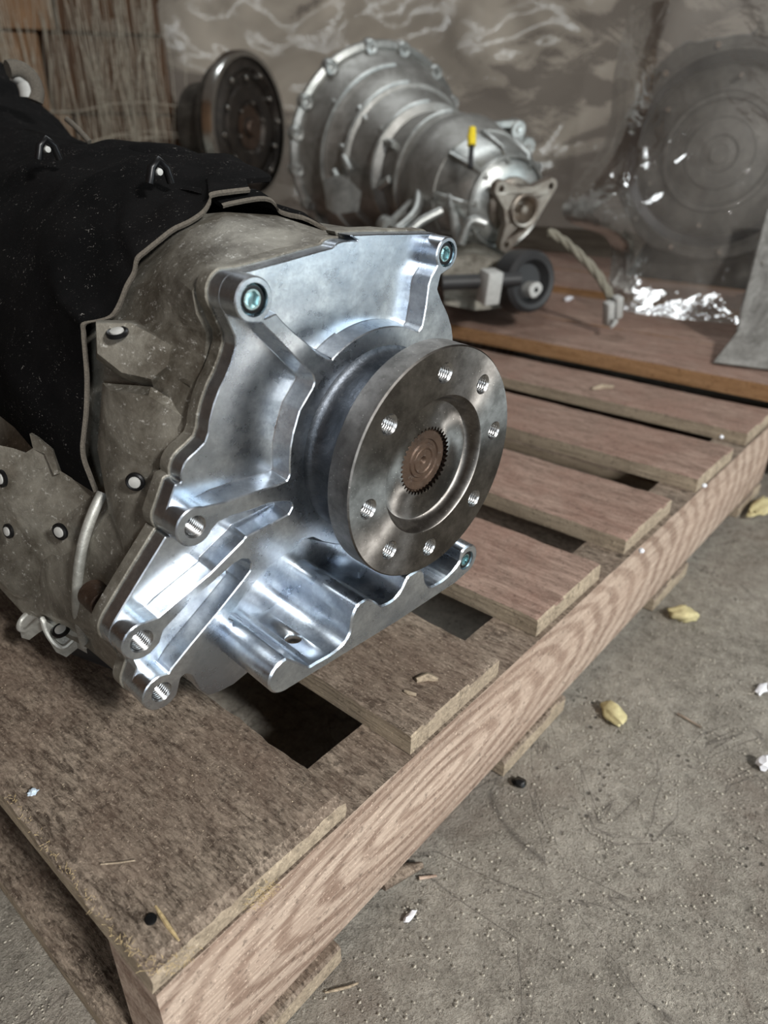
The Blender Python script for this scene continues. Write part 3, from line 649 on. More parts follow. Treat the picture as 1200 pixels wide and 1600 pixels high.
# ------------------------------------------------ felt blanket
def blanket(edge, rows, th=3.0):
    """edge: list of 3D points (cut edge); rows: functions mapping edge param -> point further back"""
    n = len(edge); R_ = [edge] + rows; m = len(R_)
    vs = []; fs = []
    for r in R_: vs += r
    for k in range(m - 1):
        for i in range(n - 1): fs.append((k * n + i, k * n + i + 1, (k + 1) * n + i + 1, (k + 1) * n + i))
    return Geo().add(vs, fs)
E1 = smooth2([(-21.1,114.9,-112),(-31,114.3,-113),(-41,113.1,-115),(-42,110.4,-115),(-45.4,105.7,-116),(-52.9,101.7,-117),(-61.2,98.8,-118),(-69,94.2,-119),(-75.5,90.1,-120),(-79.7,86.9,-121),(-81.6,80.7,-122),(-86,75.4,-122),(-90.2,67.6,-123),(-94.3,62.6,-124),(-100.3,61.3,-125),(-107.1,60.7,-126),(-107.7,56.4,-127),(-108.9,48.4,-126),(-110.5,36.5,-125),(-113.9,21.5,-124),(-117.4,9.2,-124),(-119.1,2.9,-124),(-119.4,-4,-124),(-118.4,-12.7,-123),(-117.3,-21.1,-122)], False, 4)
rows = []
specs = []
nE = len(E1)
def ringpt(t, z, r, cy=0, squash=1.):     # t 0..1 from top right to lower left
    a = math.radians(62 + t * 122); return (r * math.cos(a) * squash, cy + r * math.sin(a), z)
def lump(t, z, sd): return 6 * noise.noise((t * 5, z * .018, sd)) + 3 * noise.noise((t * 12, z * .045, sd + 3))
def row(z, r, cy=0, k=1., t0=0., t1=1.):
    return [ringpt(t0 + (t1 - t0) * i / (nE - 1), z, r + lump(i / nE, z, 1), cy) for i in range(nE)]
# blend from the traced edge into regular rings going back
base = []
R1 = []
for i, p in enumerate(E1):
    v = Vector(p); out = Vector((v.x, v.y, 0)).normalized(); R1.append(tuple(v + out * 2.2 + Vector((0, 0, -1.5))))
seq = [R1]
zs = [(-150, 126), (-175, 129), (-200, 128), (-230, 124), (-255, 127), (-285, 131), (-310, 127), (-335, 122), (-365, 124), (-400, 127), (-440, 131), (-480, 138), (-520, 150), (-560, 164), (-600, 178), (-650, 196)]
for q, (z, r) in enumerate(zs):
    w = min(1, (q + 1) / 3.); target = row(z, r)
    rr2 = []
    for i in range(nE):
        e = Vector(R1[i]); tgt = Vector(target[i]); out = Vector((e.x, e.y, 0)).normalized()
        ext = Vector((e.x, e.y, 0)) + out * 3 + Vector((0, 0, z + (e.z + 122)))
        v = ext.lerp(tgt, w * w * (3 - 2 * w)); rr2.append(tuple(v))
    seq.append(rr2)
def shell(seq, th):
    n = len(seq[0]); inner = [[tuple(Vector(p) - Vector((p[0], p[1], 0)).normalized() * th) for p in r] for r in seq]
    g = Geo(); vs = [p for r in seq for p in r]; k0 = len(vs); vs += [p for r in inner for p in r]; m = len(seq); fs = []
    for k in range(m - 1):
        for i in range(n - 1):
            a = k * n + i; fs.append((a, a + 1, a + n + 1, a + n)); fs.append((k0 + a, k0 + a + n, k0 + a + n + 1, k0 + a + 1))
    for k in range(m - 1):
        for i in (0, n - 1): a = k * n + i; fs.append((a, a + n, k0 + a + n, k0 + a))
    a = (m - 1) * n
    for i in range(n - 1): fs.append((a + i, a + i + 1, k0 + a + i + 1, k0 + a + i))
    g.add(vs, fs); return g, inner
gcov, inn = shell([[p for p in r] for r in seq], 2.6)
cover = obj('felt_blanket', gcov, FELT, TR, 50, S, 'black felt insulation blanket with pale cut edges')
# pale cut edge strip
def edge_strip(outer, inner, name='cut_edge', parent=None):
    n = len(outer); g = Geo(); rs = []
    mid_ = [tuple((Vector(a) + Vector(b)) / 2 + Vector((0, 0, .9))) for a, b in zip(outer, inner)]
    g.add(list(outer) + mid_ + list(inner), [(i, i + 1, n + i + 1, n + i) for i in range(n - 1)] + [(n + i, n + i + 1, 2 * n + i + 1, 2 * n + i) for i in range(n - 1)])
    return obj(name, g, FELTEDGE, parent, 60, S)
edge_strip(seq[0], inn[0], parent=cover)
# second flap across the top right
E2 = smooth2([(-35.6,109.9,-117),(-31,110.9,-116),(-17.8,112.7,-113),(-10.6,112.2,-112),(-6.7,109.6,-112),(-6,106.8,-110),(-2.6,105.2,-106),(1.6,104.3,-101),(6.7,101.7,-97),(10.1,98.7,-92),(12.7,96.3,-90)], False, 4)
s2 = [E2]
for q, dz in enumerate((-8, -25, -50, -90, -150)):
    s2.append([tuple(Vector((p[0], p[1], 0)).normalized() * (math.hypot(p[0], p[1]) + (2.5, 3.5, 3, 0, -6)[q] + 1.5 * noise.noise((i * .3, dz * .02, 8))) + Vector((0, 0, p[2] + dz))) for i, p in enumerate(E2)])
g2_, in2 = shell(s2, 2.4)
flap = obj('felt_flap', g2_, FELT, TR, 50, S, 'overlapping felt flap across the top of the case')
edge_strip(s2[0], in2[0], parent=flap)
# humps of the blanket further back with their clips
g = Geo()
def hump(pts, r, amp=.15, sc=(1, 1, 1), seed=0): blob(pts, r, seed, sc, amp, 4, g)
hump([(8.5,115.4,-250)][0], 20, .10, (1.3, .7, 1.2), 12)
obj('blanket_hump', g, FELT, TR, 60, S)
for px in ([(-49.1,121.7,-150)][0], [(-61.5,126.2,-245)][0]):
    M_ = Matrix.Translation(px); g = Geo()
    tube([(-6, -5, 2), (-4, 2, 2), (0, 5, 2), (4, 2, 2), (6, -5, 2)], [2.2] * 5, 8, g); g.xf(M_); c_ = obj('blanket_clip', g, BLACKGAP, TR, 50, S)
    obj('clip_pin', lathe([(0, 3), (1.6, 2.6), (2, 0), (2, -3), (0, -3)], 14).xf(M_), WHITEP, c_, 40, S)
g = Geo(); q = smooth2([(-0.9,168.3,-430),(7.5,168.8,-430),(14.8,163.5,-430),(17,155.3,-430),(14.7,148.4,-430)], False, 6); tube(q, [6] * len(q), 10, g)
c_ = obj('blanket_collar', g, FELTEDGE, TR, 50, S, 'pale frayed collar at the far end of the blanket')
g = Geo(); q = smooth2([(5,167,-434),(10.8,163.2,-434),(13,155.9,-434),(13,150.8,-434)], False, 6); tube(q, [7] * len(q), 10, g); obj('collar_lining', g, WHITEP, c_, 50, S)
g = Geo(); q = smooth2([(14.6,138.1,-380),(16.6,132.8,-370),(19.9,124.2,-360)], False, 4); tube(q, [2.] * len(q), 8, g); obj('blanket_seam', g, FELTEDGE, TR, 50, S)
# ================================================================== SECOND GEARBOX (silver, middle background)
T0 = Vector([(1.0221,0.4669,0.1919)][0]); TB = Vector([(1.2547,0.9869,0.2704)][0]); AX = (T0 - TB); LEN = AX.length
M2 = frame(T0, AX); G2 = empty('gearbox', M2)
tag(G2, 'bare silver gearbox with open bell end and three armed output yoke, in the middle background', 'gearbox')
def L2w(p): return M2.inverted() @ Vector(p)
# yoke
yk = Geo(); arms = []
ctrs = [L2w(p) for p in [(1.0001,0.5194,0.2256),(1.0668,0.4455,0.2298),(0.9944,0.4562,0.1386)]]
aa = [math.degrees(math.atan2(p.y, p.x)) for p in ctrs]
pts = []
order = sorted(range(3), key=lambda i: aa[i])
for i in order:
    a = aa[i]; R_ = .058
    pts += [(R_ * math.cos(math.radians(a)) + .0125 * math.cos(math.radians(a + b)), R_ * math.sin(math.radians(a)) + .0125 * math.sin(math.radians(a + b))) for b in range(-80, 81, 16)]
    nx = aa[order[(order.index(i) + 1) % 3]]; nx = nx + 360 if nx < a else nx
    for f_ in (.32, .5, .68): m_ = math.radians(a + (nx - a) * f_); pts.append(((.036 if f_ == .5 else .037) * math.cos(m_), (.036 if f_ == .5 else .037) * math.sin(m_)))
ears = [circle(.058 * math.cos(math.radians(a)), .058 * math.sin(math.radians(a)), .0052, 20) for a in aa]
yk = prism(pts, -.014, 0, .0012, 0, 0, ears + [circle(0, 0, .024, 40)])
for a in aa: lathe([(.0052, 0), (.0052, -.014)], 20, g=yk, M=Matrix.Translation((.058 * math.cos(math.radians(a)), .058 * math.sin(math.radians(a)), 0)))
lathe([(.024, 0), (.0265, .004), (.024, .006), (.021, .005), (.019, -.004), (.012, -.014), (.0, -.014)], 48, g=yk)
lathe([(0, .004), (.006, .003), (.007, -.004), (.007, -.014)], 24, g=yk)
lathe([(.036, -.014), (.034, -.03), (.042, -.034), (.044, -.05)], 48, g=yk)
yo = obj('output_yoke', yk, BRONZE, G2, 35)
tl = Geo()
lathe([(.040, -.040), (.058, -.044), (.068, -.052), (.080, -.062), (.088, -.09), (.094, -.12), (.10, -.14)], 56, g=tl)
for k in range(9):
    a = math.radians(20 + 40 * k); q = [(.060 * math.cos(a), .060 * math.sin(a), -.045), (.081 * math.cos(a), .081 * math.sin(a), -.064), (.096 * math.cos(a), .096 * math.sin(a), -.125)]
    tube(q, [.004, .005, .006], 8, tl)
lathe([(.068, -.048), (.0705, -.046), (.073, -.048), (.073, -.058)], 56, g=tl)
obj('tail_housing', tl, CAST2, G2, 40)
# rear plate with ears
ear_px = [L2w(p) for p in [(1.0868,0.7067,0.3038),(1.1192,0.6752,0.3112),(1.1808,0.6049,0.3127),(1.1926,0.5659,0.2813),(1.0244,0.7008,0.2064),(0.9696,0.7263,0.1591)]]
rp = Geo()
outl = [L2w(p) for p in [(1.0539,0.7177,0.2699),(1.0712,0.7207,0.2986),(1.0874,0.7134,0.313),(1.1019,0.6984,0.3151),(1.1217,0.6821,0.3234),(1.1604,0.6423,0.3299),(1.1869,0.6102,0.3281),(1.1911,0.5955,0.3159),(1.1865,0.5852,0.2965),(1.1958,0.558,0.2762),(1.1891,0.5289,0.2303),(1.174,0.497,0.169),(1.1469,0.4792,0.1076),(1.1056,0.4858,0.0563),(1.0633,0.51,0.0254),(1.0103,0.5711,0.025),(0.9659,0.6552,0.0653),(0.9545,0.7299,0.1417),(0.9663,0.7327,0.1621),(1.0126,0.712,0.2033),(1.0252,0.7139,0.2238),(1.0464,0.7141,0.2545)]]
zc = sum(p.z for p in outl) / len(outl)
oc = clean(chaikin([(p.x, p.y) for p in outl], 2), .0005); inn_ = [(x * .90, y * .90) for x, y in oc]
rings(rp, [[(x, y, zc - .012) for x, y in oc], [(x, y, zc - .001) for x, y in oc], [(x * .99, y * .99, zc) for x, y in oc], [(x, y, zc) for x, y in inn_], [(x * .98, y * .98, zc - .02) for x, y in inn_], [(x * .9, y * .9, zc - .03) for x, y in inn_], [(x * .6, y * .6, zc - .02) for x, y in inn_]])
for p in ear_px: lathe([(.006, zc + .004), (.014, zc + .004), (.0155, zc + .002), (.016, zc - .018)], 24, g=rp, M=Matrix.Translation((p.x, p.y, 0)))
obj('rear_flange', rp, CAST2, G2, 35)
for p in ear_px: obj('bolt', lathe([(0, zc + .008), (.005, zc + .008), (.0062, zc + .006), (.0062, zc)], 6).xf(Matrix.Translation((p.x, p.y, 0))), CHROME, G2, 30)
rb = Geo()
for a_, b_ in (("676,207,1.27", "700,262,1.20"), ("644,302,1.27", "700,262,1.22"), ("650,250,1.27", "690,300,1.2"), ("700,262,1.21", "712,380,1.16"), ("644,302,1.26", "600,345,1.24"), ("690,300,1.2", "640,350,1.2"), ("740,380,1.12", "690,352,1.18"), ("712,190,1.27", "700,262,1.21"), ("796,200,1.27", "812,262,1.2")): pass
for pr_ in ([(1.0868,0.7067,0.3038),(1.0603,0.6654,0.2785),(1.0288,0.6266,0.2496)], [(1.0182,0.6929,0.2091),(1.0322,0.6737,0.2484),(1.0512,0.6586,0.2786)], [(1.0198,0.62,0.2499),(0.9755,0.5764,0.1963),(0.9515,0.5425,0.1411)], [(1.0116,0.675,0.2204),(0.9583,0.6384,0.1839),(0.909,0.6393,0.157)], [(0.9566,0.4934,0.1734),(0.9417,0.5142,0.1778),(0.9368,0.527,0.1436)], [(0.9694,0.5924,0.1859),(0.9427,0.6118,0.1715),(0.9223,0.6224,0.1552)], [(1.154,0.5801,0.2862),(1.1214,0.5502,0.2666),(1.0913,0.5375,0.2505)], [(1.16,0.5278,0.2515),(1.1336,0.5164,0.2423),(1.1073,0.5051,0.2333)]):
    tube(smooth2([tuple(L2w(p)) for p in pr_], False, 4), [.008] * 9, 8, rb)
obj('cast_rib', rb, CAST2, G2, 50)
gc = Geo(); zb = -LEN
prof = [(.05, -.12), (.099, -.128), (.112, zc - .004), (.115, zc - .02), (.108, zc - .06), (.112, zc - .065), (.112, zc - .075), (.105, zc - .08), (.104, zc - .15), (.118, zc - .155), (.118, zc - .165), (.108, zc - .17), (.12, zc - .2), (.135, zb + .16), (.142, zb + .158), (.142, zb + .146), (.136, zb + .144), (.15, zb + .11), (.165, zb + .10), (.168, zb + .088), (.160, zb + .086), (.178, zb + .03), (.190, zb + .012)]
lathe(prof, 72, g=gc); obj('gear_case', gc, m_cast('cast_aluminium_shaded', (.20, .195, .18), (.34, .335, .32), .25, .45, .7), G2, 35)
gr_ = Geo()
for r_, z_ in ((.1455, zb + .152), (.170, zb + .094), (.121, zc - .16), (.115, zc - .07)):
    lathe([(r_ - .004, z_ - .004), (r_, z_ - .004), (r_ + .002, z_), (r_, z_ + .004), (r_ - .004, z_ + .004)], 48, 95, 250, gr_)
obj('case_ridge', gr_, CAST2, G2, 50)
# bell end ring with ears
be = Geo(); RB = .203; ears_a = [92 + i * 24.5 for i in range(15)]
lathe([(.188, zb), (RB, zb), (RB + .003, zb + .004), (RB + .001, zb + .012), (.194, zb + .016), (.186, zb + .012), (.186, zb)], 96, g=be)
for a in (100, 128, 152, 170, 190, 212, 226, 252, 280, 310, 338, 6, 30, 52, 78):
    ar = math.radians(a); M_ = Matrix.Translation(((RB - .008) * math.cos(ar), (RB - .008) * math.sin(ar), 0))
    lathe([(.0042, zb + .02), (.012, zb + .021), (.0145, zb + .018), (.016, zb)], 20, g=be, M=M_)
    lathe([(0, zb + .012), (.0042, zb + .012), (.0042, zb + .02)], 16, g=be, M=M_)
obj('bell_ring', be, CAST2, G2, 40)
random.seed(5)
for px in [(1.0987,0.9565,0.3517),(1.111,0.9198,0.3237),(1.0773,0.9206,0.2763),(1.0546,0.8858,0.2432),(1.0214,0.8637,0.2109),(1.0914,0.8761,0.3272),(1.0871,0.8296,0.3063),(1.057,0.7781,0.2849),(1.0891,0.9616,0.3011),(1.0872,0.8963,0.3032),(1.0322,0.8911,0.2175),(1.0285,0.7623,0.2242),(1.052,0.737,0.2696),(1.114,1.0812,0.3136),(1.1755,0.9242,0.3793)]:
    p = L2w(px); obj('cast_boss', lathe([(0, .010), (.006, .010), (.008, .006), (.008, -.03)], 14, M=Matrix.Translation(p) @ Matrix.Rotation(random.uniform(-.6, .6), 4, 'X')), CAST2, G2, 40)
poly = [tuple(L2w(p)) for p in [(0.9904,0.8676,0.2141),(0.9985,0.8331,0.226),(0.9897,0.7928,0.2061),(0.9735,0.7863,0.1747),(0.9598,0.8309,0.1674)]]; obj('bracket_block', poly_block(poly, [(x, y, z - .05) for x, y, z in poly], Geo()), CAST2, G2, 40)
obj('blue_cap', blob(tuple(L2w([(1.1703,0.9179,0.3855)][0])), .0085, 2, (1.3, .8, 1), .1), BLUEP, G2)
q = [tuple(L2w(p)) for p in [(0.9527,0.5276,0.2533),(0.961,0.5336,0.2727),(0.9666,0.5372,0.2851)]]; obj('breather_tube', tube(q, [.0045, .004, .004], 12), RUBBER, G2, label='dark breather tube')
q = [tuple(L2w(p)) for p in [(0.9659,0.5365,0.2834),(0.9707,0.5409,0.2958),(0.9763,0.5444,0.3082)]]; obj('breather_cap', tube(q, [.0068, .0072, .0055], 12), YELLOW, G2, label='yellow cap on the breather tube')
# lower body, mount and connector
lb = Geo(); lo = [tuple(L2w(p)) for p in [(0.9074,0.5425,0.1205),(0.9395,0.4967,0.1314),(0.9803,0.4548,0.1166),(1.0294,0.4226,0.1045),(1.0152,0.4016,0.0579),(0.9532,0.4308,0.0477),(0.8969,0.461,0.0471),(0.8506,0.4905,0.06)]]
hi = [tuple(L2w(p)) for p in [(1.0536,0.6519,0.1232),(1.1044,0.6101,0.1445),(1.153,0.5611,0.1108),(1.1881,0.512,0.1005),(1.1761,0.4918,0.058),(1.1279,0.5389,0.047),(1.0805,0.5851,0.036),(1.0454,0.6341,0.0463)]]
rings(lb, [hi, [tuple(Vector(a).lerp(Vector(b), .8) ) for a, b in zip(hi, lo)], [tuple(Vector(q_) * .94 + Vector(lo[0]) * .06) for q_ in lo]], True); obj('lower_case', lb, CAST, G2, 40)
CM = Vector([(0.9411,0.3986,0.0979)][0]); nm = M2.inverted().to_3x3() @ Vector((-.35, -.93, .1)); Mm = frame(L2w(CM), nm, (0, 1, 0))
mt = lathe([(.030, .004), (.033, .010), (.040, .012), (.046, .006), (.047, -.03), (0, -.03), ], 48).xf(Mm); lathe([(0, -.006), (.026, -.004), (.030, .004)], 48, g=mt, M=Mm)
mo = obj('rubber_mount', mt, RUBBER, G2, 40)
dm = prism(chaikin([(.017, 0), (.004, .015), (-.017, .004), (-.006, -.016)], 2), -.01, .014, .0015, 0, 0, [circle(0, 0, .004, 16)]).xf(Mm @ Matrix.Translation((.004, -.012, 0))); obj('mount_eye', dm, WHITEP, mo, 40, label='pale square eye in the rubber mount')
q = [tuple(L2w(p)) for p in [(0.8144,0.4722,0.1033),(0.8506,0.4397,0.1044),(0.906,0.3943,0.1064)]]; obj('black_hose', tube(q, [.011, .011, .010], 16), RUBBER, G2)
q = [tuple(L2w(p)) for p in [(0.8538,0.4328,0.1048),(0.8563,0.4299,0.1048),(0.878,0.4126,0.1059)]]; obj('hose_clamp', box(-.013, .013, -.024, .024, -.014, .014, ch=.003).xf(Matrix.Translation(L2w([(0.8591,0.4165,0.0987)][0]))), WHITEP, G2, 40)
q = [tuple(L2w(p)) for p in [(1.0177,0.4142,0.1632),(1.0274,0.3929,0.1507),(1.0265,0.3619,0.1324),(1.0339,0.3347,0.1093),(1.0359,0.3123,0.0844),(1.0356,0.2998,0.0683)]]; q = smooth2(q, False, 5); wires = Geo()
for k in range(3):
    tube([(x + .0035 * math.cos(i * .55 + k * 2.1), y + .0035 * math.sin(i * .55 + k * 2.1), z) for i, (x, y, z) in enumerate(q)], .0042, 8, wires)
cbl = obj('sensor_cable', wires, BRAID, G2, 60, label='braided grey sensor cable')
M_ = Matrix.Translation(L2w([(1.0201,0.2906,0.0561)][0])) @ Matrix.Rotation(.25, 4, 'Z')
obj('plug', box(-.014, -.001, -.020, .018, -.008, .008, ch=.003).xf(M_), WHITEP, cbl, 40); obj('plug', box(.002, .015, -.014, .022, -.008, .008, ch=.003).xf(M_), WHITEP, cbl, 40)
q = [tuple(L2w(p)) for p in [(1.0127,0.2907,0.0455),(1.0077,0.2775,0.0434),(0.9903,0.2758,0.0377)]]; obj('plug_tag', tube(q, [.003, .004, .002], 6), WHITEP, cbl)
obj('support_block', box(-.07, .07, -.035, .035, -.035, .035, ch=.002).xf(M2.inverted() @ Matrix.Translation(Vector((TB.x - .03, TB.y - .05, .075)))), WORANGE, None) if False else None
# ================================================================== DARK CLUTCH / CONVERTER at left back
DC = Vector([(1.1327,1.2683,0.315)][0]); M3 = frame(DC, Vector(CC) - DC + Vector((1.6, .05, 0)) * 1.0)
G3 = empty('torque_converter', M3); tag(G3, 'dark round torque converter disc with brown centre on a gearbox behind the felt blanket', 'torque converter')
g = lathe([(0, .0), (.02, .0), (.022, -.006), (.05, -.006), (.056, .002), (.085, .0), (.088, -.006), (.10, -.006), (.102, -.0), (.112, -.004), (.118, .004), (.125, .0), (.138, -.004), (.140, -.03)], 80); obj('converter_disc', g, DARKIRON, G3, 30)
obj('starter_ring', lathe([(.139, .002), (.149, .002), (.151, -.002), (.151, -.022), (.139, -.024)], 90), CHROME, G3, 30, label='bright toothed outer ring')
obj('converter_hub', lathe([(0, .008), (.014, .008), (.017, .004), (.017, -.004), (.045, -.003)], 40), RUST, G3, 35, label='rust brown hub')
for k in range(12):
    a = k * 30 + 8; r_ = .098 if k % 2 else .112
    obj('bolt', lathe([(0, .008), (.004, .008), (.0055, .005), (.0055, -.01)], 10).xf(Matrix.Translation((r_ * math.cos(math.radians(a)), r_ * math.sin(math.radians(a)), 0))), CHROME, G3, 40)
for k in range(6):
    a = k * 60 + 20; obj('bolt', lathe([(0, .006), (.003, .006), (.004, .003), (.004, -.01)], 10).xf(Matrix.Translation((.05 * math.cos(math.radians(a)), .05 * math.sin(math.radians(a)), 0))), CHROME, G3, 40)
obj('rear_body', lathe([(.14, -.03), (.135, -.05), (.10, -.06), (.09, -.14), (0, -.14)], 60), GREYIRON, G3, 35)
# ================================================================== BAGGED GEARBOX on the right
BC = Vector([(1.4936,0.3302,0.2721)][0]); M4 = frame(BC, Vector(CC) - BC + Vector((-.05, -.02, 0)))
G4 = empty('gearbox', M4); tag(G4, 'big round bell ended gearbox wrapped in a clear plastic bag at the right edge', 'gearbox')
ol = []
for i in range(96):
    a = 2 * PI * i / 96; r_ = .190 + .006 * max(0, math.cos(6 * a + .4)) + (.022 if 0.95 < a < 1.45 else 0) + (.010 if 2.0 < a < 2.5 else 0); ol.append((r_ * math.cos(a), r_ * math.sin(a)))
ol = chaikin(ol, 1)
g = prism(ol, -.03, 0, .002, 0, 0, [circle(0, 0, .168, 80)]); lathe([(.168, 0), (.166, -.06), (.15, -.09), (.05, -.1), (0, -.1)], 80, g=g); lathe([(.185, -.03), (.17, -.10), (.12, -.18), (.11, -.30), (0, -.30)], 64, g=g)
obj('bell_housing', g, GREYIRON, G4, 35)
obj('gap_shade_ring', lathe([(.174, .001), (.172, -.004), (.152, -.01), (.150, -.05)], 80), BLACKGAP, G4, 35, label='black ring for the shade in the gap between housing and converter')  # black surface put in for the shade inside the gap, not a seal
obj('converter_disc', lathe([(0, .0), (.016, .0), (.018, -.01), (.030, -.012), (.034, -.004), (.06, -.006), (.064, -.014), (.090, -.018), (.094, -.010), (.102, -.010), (.106, -.02), (.145, -.026), (.15, -.03), (.15, -.05)], 80), GREYIRON, G4, 30)
for k in range(12):
    a = math.radians(k * 30 + 12); obj('bolt', lathe([(0, .010), (.005, .010), (.0065, .006), (.0065, -.01)], 10).xf(Matrix.Translation((.178 * math.cos(a), .178 * math.sin(a), 0))), CHROME, G4, 40)
for k in range(6):
    a = math.radians(k * 60 + 25); obj('stud', lathe([(0, .004), (.004, .004), (.005, .0), (.005, -.03)], 10).xf(Matrix.Translation((.128 * math.cos(a), .128 * math.sin(a), 0))), CHROME, G4, 40)
for k, (a, w) in enumerate(((68, .05), (80, .03))):
    ar = math.radians(a); obj('housing_lug', box(-w / 2, w / 2, -.018, .018, -.02, .012, ch=.004).xf(Matrix.Translation((.205 * math.cos(ar), .205 * math.sin(ar), 0)) @ Matrix.Rotation(ar - PI / 2, 4, 'Z')), CAST, G4, 40)
foot = Geo(); inv4 = M4.inverted()
fb = [tuple(inv4 @ Vector(p)) for p in ((BC.x + .02, BC.y - .15, .032), (BC.x + .30, BC.y - .15, .032), (BC.x + .30, BC.y + .15, .032), (BC.x + .02, BC.y + .15, .032))]
ft = [tuple(inv4 @ Vector(p)) for p in ((BC.x + .04, BC.y - .11, .15), (BC.x + .30, BC.y - .11, .15), (BC.x + .30, BC.y + .11, .15), (BC.x + .04, BC.y + .11, .15))]
rings(foot, [fb, ft], True); obj('sump', foot, GREYIRON, G4, 35)
# ------------------------------------------------ film surfaces
def film_grid(rowspec, nu, nv, amp, seed, fr=6.):
    """rowspec: list of rows, each a list of world points; resampled into a wrinkled sheet"""
    rws = [smooth2([tuple(p) for p in r], False, 8) for r in rowspec]
    m = min(len(r) for r in rws); rws = [r[:m] for r in rws]; cols = [smooth2([r[i] for r in rws], False, nv) for i in range(m)]
    out = []; nr = len(cols[0])
    for j in range(nr):
        rr = [Vector(cols[i][j]) for i in range(m)]; dense = []
        for i in range(m - 1):
            for k in range(nu): dense.append(rr[i].lerp(rr[i + 1], k / nu))
        dense.append(rr[-1]); out.append(dense)
    nd = len(out[0]); cv = Vector(CC); vs = []
    for j in range(nr):
        for i in range(nd):
            p = out[j][i]; q = Vector((p.x * fr, p.y * fr, p.z * fr)); w = noise.noise(q + Vector((seed, 0, 0)))
            q2 = q * 2.3 + Vector((w * 1.5, w, seed)); r1 = 1 - abs(noise.noise(q2)) * 2; r2 = 1 - abs(noise.noise(q2 * 2.7)) * 2
            d = amp * (w * 1.4 + r1 * .55 + r2 * .10); vs.append(tuple(p + (cv - p).normalized() * d))
    return Geo().add(vs, [(j * nd + i, j * nd + i + 1, (j + 1) * nd + i + 1, (j + 1) * nd + i) for j in range(nr - 1) for i in range(nd - 1)])
rows_b = [[(1.4121,0.5133,0.511),(1.315,0.4078,0.4978),(1.3368,0.3338,0.502),(1.4077,0.2594,0.5116),(1.4886,0.1848,0.5142),(1.768,0.1634,0.5465)],
          [(1.4179,0.5301,0.4112),(1.3068,0.4222,0.418),(1.3031,0.3252,0.4212),(1.3719,0.2277,0.4207),(1.4726,0.1478,0.4237),(1.7978,0.1178,0.4468)],
          [(1.3805,0.5126,0.2926),(1.2868,0.4216,0.3024),(1.2609,0.2956,0.3019),(1.3186,0.1942,0.3024),(1.4451,0.1003,0.3035),(1.7776,0.0632,0.3069)],
          [(1.2591,0.5229,0.1734),(1.2223,0.4205,0.1865),(1.2163,0.2782,0.1945),(1.2775,0.1578,0.1977),(1.4028,0.0629,0.1961),(1.7076,0.0054,0.1772)],
          [(1.2569,0.4215,0.1302),(1.1991,0.3463,0.1254),(1.1887,0.2538,0.1245),(1.2257,0.1467,0.1308),(1.3505,0.0349,0.1289),(1.6142,-0.0201,0.0967)],
          [(1.192,0.3785,0.0691),(1.1592,0.3135,0.0701),(1.1674,0.2349,0.0703),(1.2097,0.139,0.0766),(1.3063,0.0187,0.0665),(1.5272,-0.0409,0.0315)],
          [(1.1058,0.3266,0.04),(1.1074,0.2803,0.04),(1.1169,0.2,0.04),(1.1391,0.1103,0.04),(1.148,-0.0178,0.04),(1.155,-0.0794,0.04)]]
bag = obj('plastic_bag', film_grid(rows_b, 3, 12, .006, 3., 7.), FILM_BAG, None, 180); tag(bag, 'wrinkled clear plastic bag draped over the round bell ended gearbox at right', 'plastic bag')
rows_s = [[(1.6506,2.0924,0.946),(1.9459,1.7794,0.9831),(2.1994,1.3877,0.9695),(2.4996,1.0413,0.972),(2.769,0.6576,0.9914),(3.1177,0.1813,1.01)],
          [(1.4759,2.0431,0.6974),(1.8113,1.7125,0.7059),(2.093,1.2934,0.699),(2.3464,0.9258,0.6936),(2.586,0.5364,0.6845),(2.9147,0.0631,0.6779)],
          [(1.354,2.0037,0.5157),(1.7425,1.7076,0.536),(2.0265,1.2346,0.5299),(2.2293,0.8421,0.5069),(2.5227,0.4803,0.5235),(2.7782,0.0038,0.515)],
          [(1.3399,1.861,0.4041),(1.6893,1.6632,0.3612),(1.9215,1.15,0.3594),(2.0977,0.7937,0.3429),(2.384,0.3984,0.3292),(2.706,-0.0602,0.3314)],
          [(1.3139,1.7436,0.2637),(1.5816,1.5038,0.2228),(1.8067,1.061,0.2125),(1.9547,0.7424,0.202),(2.2367,0.3252,0.1764),(2.5746,-0.115,0.1813)],
          [(1.2271,1.5324,0.1341),(1.4381,1.3135,0.1021),(1.6289,0.933,0.0979),(1.7616,0.6696,0.0912),(2.0279,0.2467,0.0573),(2.3071,-0.1673,0.0531)]]
sheet = obj('plastic_sheet', film_grid(rows_s, 3, 12, .020, 9., 3.4), FILM_BACK, None, 180); tag(sheet, 'huge wrinkled milky plastic sheet hanging behind all the gearboxes', 'plastic sheet')
# ================================================================== BRACKET POST at right edge
g = Geo()
f1 = [(1.1841,0.1461,0.199),(1.0931,0.1249,0.0738),(1.0695,0.1176,0.0413)] + [(0.9614,0.1116,0.019),(0.9771,0.0391,0.019),(0.9873,-0.024,0.019)] + [(1.2464,0.0674,0.191)]
f1 = [Vector(p) for p in f1]; nn = (f1[1] - f1[0]).cross(f1[-1] - f1[0]).normalized() * .006
rings(g, [[tuple(p) for p in f1], [tuple(p + nn) for p in f1]], True)
for p in [(1.1068,0.1124,0.1102),(1.0933,0.108,0.0853),(1.0712,0.0981,0.0626),(1.1203,0.1168,0.1351)]: lathe([(0, .004), (.003, .003), (.003, -.004)], 10, g=g, M=frame(p, Vector(CC) - Vector(p)))
br = obj('steel_bracket', g, GALV, None, 35); tag(br, 'tall speckled grey steel bracket with rust patch at the right edge of the pallet', 'bracket')
